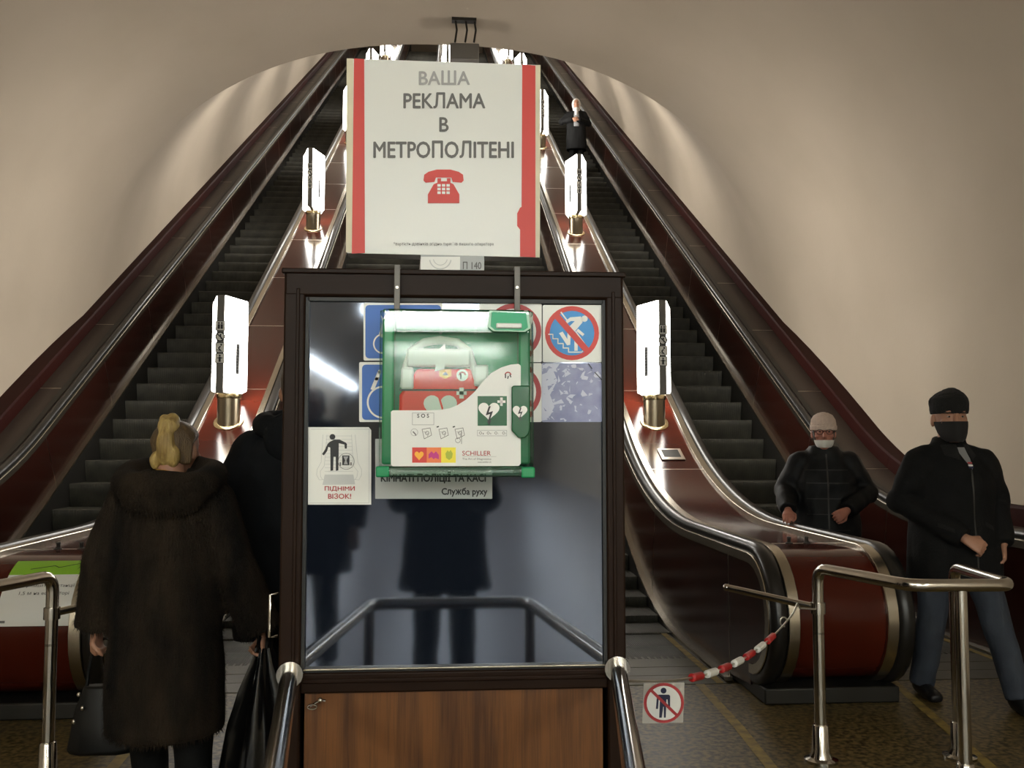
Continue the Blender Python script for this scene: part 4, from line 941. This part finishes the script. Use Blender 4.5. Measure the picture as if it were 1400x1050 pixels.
# rider in beige hat
g = Fig('rider in beige knitted hat, white mask under chin, dark puffy coat, holding the handrail', (2.865, 6.88, max(0, zat(6.9))), R(-14), 1.63,
        {-1: [(-.185, 0, 1.345), (-.30, -.03, 1.13), (-.315, -.30, .99), (-.1, -.8, -.25), (0, -.1, -1), .5], 1: [(.185, 0, 1.345), (.31, -.02, 1.12), (.12, -.25, .99), (-.7, -.5, -.35), (-.3, .6, -.3), .65]}, turn=R(-4), skin='skin_pink', headz=-.01, vox=.005)
g.eyes()
gc = g.coat('puffy_coat', 'puffer', [(.42, .25, .19, 0, 0), (.6, .27, .20, 0, 0), (.85, .27, .195, 0, 0), (1.0, .255, .185, 0, 0), (1.2, .255, .18, 0, 0), (1.30, .235, .16, 0, .01), (1.38, .18, .13, 0, .015), (1.44, .13, .12, 0, .01), (1.47, .12, .115, 0, .01)], (.10, .09, .066), .010, extra=lambda b: b.rings([(1.38, .15, .13, 0, .015), (1.44, .125, .12, 0, .01), (1.49, .11, .11, 0, .005)], 20))
g.trousers('black_cloth'); g.shoes('boot')
g.decal('zip', gc, [(-.006, 1.42), (.006, 1.42), (.006, .60), (-.006, .60)], 'dark_metal', .003, n=18)
for z_ in (.72, .84, .96, 1.08, 1.20, 1.30): g.decal('quilt_seam', gc, [(-.16, z_), (.16, z_), (.16, z_ - .007), (-.16, z_ - .007)], 'gasket', .0015, n=8)
g.hat('knit_beige', [(.024, .084, .106, 0, .004), (.034, .090, .112, 0, .004), (.065, .091, .113, 0, .004), (.10, .086, .105, 0, .006), (.13, .068, .084, 0, .008), (.148, .038, .048, 0, .01), (.155, .01, .012, 0, .01)])
b = B(); b.rings([(.020, .086, .108, 0, .004), (.024, .095, .117, 0, .004), (.054, .096, .118, 0, .004), (.060, .088, .110, 0, .004)], 26); b.v = [tuple(g.H(p_)) for p_ in b.v]; g.part('hat_cuff', b, 'knit_beige', .006, 1, .002, 60)
g.hshell('face_mask', 'mask_white', (-.122, -.10, -.075, -.05), (.012, .010, .009, .008), -80, 80, front=.014)
b = B()
for sg in (-1, 1): b.tube([g.H((sg * .034 + .024 * math.cos(a), -.104, .008 + .017 * math.sin(a))) for a in [k * math.pi / 7 for k in range(15)]], .0022, 6); b.tube([g.H((sg * .058, -.102, .012)), g.H((sg * .08, -.05, .012)), g.H((sg * .082, .0, .008))], .002, 6)
b.tube([g.H((-.01, -.106, .012)), g.H((0, -.110, .015)), g.H((.01, -.106, .012))], .002, 6); g.part('glasses', b, 'ink_black', 0)
g.hshell('hair', 'hair_dark', (-.06, -.02, .02, .05), .007, 62, 298)

# distant rider on the same escalator
yy = 21.6; d_ = Fig('distant rider in white hood and dark coat high on the rightmost escalator', (3.09, yy, zat(yy + .25)), R(-6), 1.66,
        {-1: [(-.185, 0, 1.345), (-.36, .0, 1.16), (-.08, -.22, 1.17), (.9, -.3, .1), (0, .8, -.3), .7], 1: [(.185, 0, 1.345), (.30, .0, 1.12), (.03, -.24, 1.14), (-.9, -.3, .1), (0, .8, -.3), .7]}, vox=.010)
d_.coat('coat', 'black_cloth', [(.45, .25, .18, 0, 0), (.7, .25, .175, 0, 0)] + TORSO[2:], wr=.008, vox=.016)
d_.trousers('black_cloth'); d_.shoes('boot'); d_.eyes()
b = B(); b.rings([(1.0, .07, .04, .0, -.15), (1.2, .075, .035, 0, -.155), (1.38, .06, .04, 0, -.12)], 14); d_.part('shirt', b, 'grey_knit', .012, 2, label='pale shirt in the open coat')
b = B(); b.ell((0, .022, .005), (.105, .108, .15)); b.v = [tuple(d_.H(p_)) for p_ in b.v]; d_.part('hood', b, 'knit_white', .012, 2); b = B(); b.rings([(1.40, .10, .10, 0, 0), (1.46, .09, .10, 0, -.01), (1.50, .08, .09, 0, -.015)], 18); b.tube([(0, -.10, 1.47), (0, -.15, 1.38), (-.01, -.17, 1.28)], [.05, .045, .03], 10); d_.part('scarf', b, 'knit_white', .012, 2)

# woman in fur coat, seen from behind
wo = Fig('blonde woman seen from behind in long dark brown fur coat with big collar', (-1.05, 3.68, 0), R(180), 1.575,
         {-1: [(-.165, .0, 1.33), (-.275, .03, 1.05), (-.37, -.04, .78), (-.05, -.1, -1), (.9, .2, 0), .9], 1: [(.165, 0, 1.33), (.255, .03, 1.06), (.295, -.02, .80), (0, -.1, -1), (-.9, .2, 0), .9]},
         {-1: [(-.09, 0, .92), (-.11, .0, .50), (-.13, .06, .09)], 1: [(.09, 0, .92), (.085, -.0, .50), (.075, -.10, .09)]}, headc=(0, -.03), headz=-.06, turn=R(-14), tilt=R(6))
fc = wo.coat('fur_coat', 'fur', [(.385, .22, .18, .0, .02), (.40, .23, .19, .0, .02), (.6, .225, .185, 0, .02), (.85, .22, .175, 0, .015), (1.0, .21, .165, 0, .01), (1.2, .205, .155, 0, .01), (1.32, .185, .14, 0, .01), (1.40, .13, .11, 0, .02)], (.092, .088, .092), .011, vox=.013, wscale=7)
b = B(); 
ringp = [(.175 * math.sin(a), .03 - .125 * math.cos(a) * -1 if 0 else .03 + .125 * math.cos(a), 1.415 - .035 * math.cos(a)) for a in [k * 2 * math.pi / 16 for k in range(17)]]
b.tube(ringp, .062, 12); b.ell((0, .13, 1.345), (.165, .075, .10)); b.ell((0, .14, 1.41), (.18, .05, .045)); b.rings([(1.33, .18, .14, 0, .02), (1.42, .13, .11, 0, .02)], 20); col = wo.part('fur_collar', b, 'fur', .012, 3, .010, 10)
def furr(src, n, ln, par):
    me = src.data; rr = random.Random(3); ps = list(me.polygons); bb = B(); vs, fs = [], []
    for k in range(n):
        p = ps[rr.randrange(len(ps))]; c = p.center; nn = p.normal; d = (nn * .55 + Vector((rr.uniform(-.3, .3), rr.uniform(-.3, .3), -1))).normalized(); sd = d.cross(nn).normalized() * .0018; l = ln * rr.uniform(.5, 1.2)
        i = len(vs); vs += [tuple(c - sd), tuple(c + sd), tuple(c + d * l + nn * .004)]; fs.append((i, i + 1, i + 2))
    m_ = bpy.data.meshes.new('fur_hair'); m_.from_pydata(vs, [], fs); m_.materials.append(M['fur']); o = bpy.data.objects.new('fur_hair', m_); COL.objects.link(o); o.parent = par; o['kind'] = 'stuff'
furr(fc, 16000, .018, fc); furr(col, 6000, .018, col)
b = B(); b.v = []; 
b.rings([(wo.hc.z + z, rx + .008, ry + .006, 0, cy + .008) for z, rx, ry, cy in HEAD if z > -.06][0:] , 20); b.v = [tuple(wo.H((x, y, z - wo.hc.z))) for x, y, z in b.v]
b.v = [(x, y + (max(0, .045 - y) * .9 if z < wo.hc.z + .06 else 0), z) for x, y, z in b.v]
hr = wo.part('hair', b, 'hair_roots', .008, 3, .003, 20)
b = B()
for (x, y, z, rx, ry, rz) in ((-.008, .098, .01, .040, .036, .085), (-.006, .088, .085, .046, .036, .045), (-.012, .07, .112, .028, .026, .032), (.02, .072, .11, .024, .024, .028), (-.035, .088, -.03, .030, .03, .05), (.035, .09, -.045, .026, .026, .04)): b.ell(wo.H((x, y, z)), (rx, ry, rz))
wo.part('hair_roll', b, 'hair_blonde', .007, 3, .003, 22, par=hr)
b = B(); b.tube([wo.H((-.035, .088, -.088)), wo.H((0, .112, -.085)), wo.H((.04, .09, -.08))], .006, 8); wo.part('hair_clip', b, 'gold', 0)
wo.trousers('black_cloth'); wo.shoes('boot', .12)
# plastic bag and handbag
t = thing('plastic_bag', 'black glossy plastic bag hanging from the fur coat woman\'s right hand', 'bag', (-.70, 3.71, .05))
def bagring(z, rx, ry, amp, ph): return [(-.695 + .0 + rx * math.cos(a) * (1 + amp * math.sin(7 * a + ph)), 3.71 + ry * math.sin(a) * (1 + amp * math.sin(9 * a + ph * 1.3)), z) for a in [k * 2 * math.pi / 44 for k in range(44)]]
bb = B(); bb.loft([bagring(.03, .11, .07, .04, 0), bagring(.045, .155, .10, .05, .3), bagring(.20, .165, .105, .09, .6), bagring(.36, .13, .085, .16, .9), bagring(.50, .085, .06, .22, 1.1), bagring(.60, .045, .038, .25, 1.3), bagring(.66, .028, .026, .2, 1.4)]); obj('bag_body', bb, 'plastic_bag', t, smooth=60)
for sx in (-.012, .012):
    bb = B(); bb.tube([(-.695 + sx, 3.71, .64), (-.69 + sx * 1.5, 3.70, .70), (-.685 + sx, 3.72, .735)], [.018, .014, .008], 8); obj('bag_handle', bb, 'plastic_bag', t)
t = thing('handbag', 'black leather handbag held low in the fur coat woman\'s left hand', 'bag', (-1.30, 3.74, .3))
bb = B(); bb.loft([[(-1.30 + sx * hw, 3.74 + sy * hd, z) for sx, sy in ((-1, -.6), (-.6, -1), (.6, -1), (1, -.6), (1, .6), (.6, 1), (-.6, 1), (-1, .6))] for z, hw, hd in ((.27, .11, .06), (.285, .125, .068), (.42, .105, .055), (.52, .075, .03))]); obj('bag_body', bb, 'leather', t, bevel=.008)
bb = B(); bb.tube([(-1.30 + .065 * math.cos(a), 3.73, .51 + .19 * math.sin(a)) for a in [k * math.pi / 10 for k in range(11)]], .007, 8); obj('bag_handle', bb, 'leather', t)
for x, z in ((-1.375, .50), (-1.36, .45), (-1.39, .40)):
    bb = B(); bb.ell((x, 3.74 - .062 + (.5 - z) * -.0, z), (.007, .006, .009)); obj('buckle', bb, 'joint_metal', t)

# passenger in dark hooded jacket behind the kiosk
j = Fig('passenger in dark navy jacket with hood down, mostly behind the kiosk\'s left post', (-.62, 4.08, 0), R(180), 1.78,
        {-1: [(-.185, 0, 1.345), (-.29, .02, 1.12), (-.27, -.06, .87)], 1: [(.185, 0, 1.345), (.29, .02, 1.12), (.27, -.06, .87)]}, vox=.010)
j.coat('jacket', 'navy_cloth', [(.60, .26, .18, 0, 0), (.8, .26, .18, 0, 0)] + [(z, rx + .015, ry + .01, cx, cy) for z, rx, ry, cx, cy in TORSO[2:]], (.10, .09, .075), .010, vox=.014)
b = B(); b.tube([(.15 * math.sin(a), .02 + .11 * math.cos(a), 1.46 - .02 * math.cos(a)) for a in [k * 2 * math.pi / 14 for k in range(15)]], .05, 12); b.ell((0, .13, 1.40), (.13, .06, .12)); j.part('hood', b, 'navy_cloth', .013, 3, .006)
j.trousers('black_cloth'); j.shoes('boot'); j.hshell('hair', 'hair_dark', (-.07, -.03, .01, .05, .085, .105, .118), (.006, .008, .009, .010, .011, .012, .008), 55, 305)
bs = copytree(j.t); bs.location = (-.86, -1.0, 0); tag(bs, 'bystander in dark jacket standing left of the photographer, reflected in the kiosk glass')
# photographer, reflected in the kiosk glass
ph = Fig('photographer in dark coat and trousers, reflected in the kiosk glass', (.0, -.32, 0), R(180), 1.68,
         {-1: [(-.185, 0, 1.345), (-.24, -.12, 1.15), (-.10, -.24, 1.38), (.4, -.3, .9), (0, -1, 0), .6], 1: [(.185, 0, 1.345), (.24, -.12, 1.15), (.10, -.24, 1.38), (-.4, -.3, .9), (0, -1, 0), .6]}, vox=.011)
ph.coat('coat', 'navy_cloth', [(.62, .27, .18, 0, 0)] + TORSO[1:], (.095, .085, .065), .008, vox=.016); ph.trousers('black_cloth'); ph.shoes('boot'); ph.eyes()
ph.hshell('hair', 'hair_dark', (-.05, -.01, .03, .06, .09, .11, .118), (.006, .008, .009, .010, .011, .012, .008), 55, 305)

bpy.data.scenes.remove(TMP)
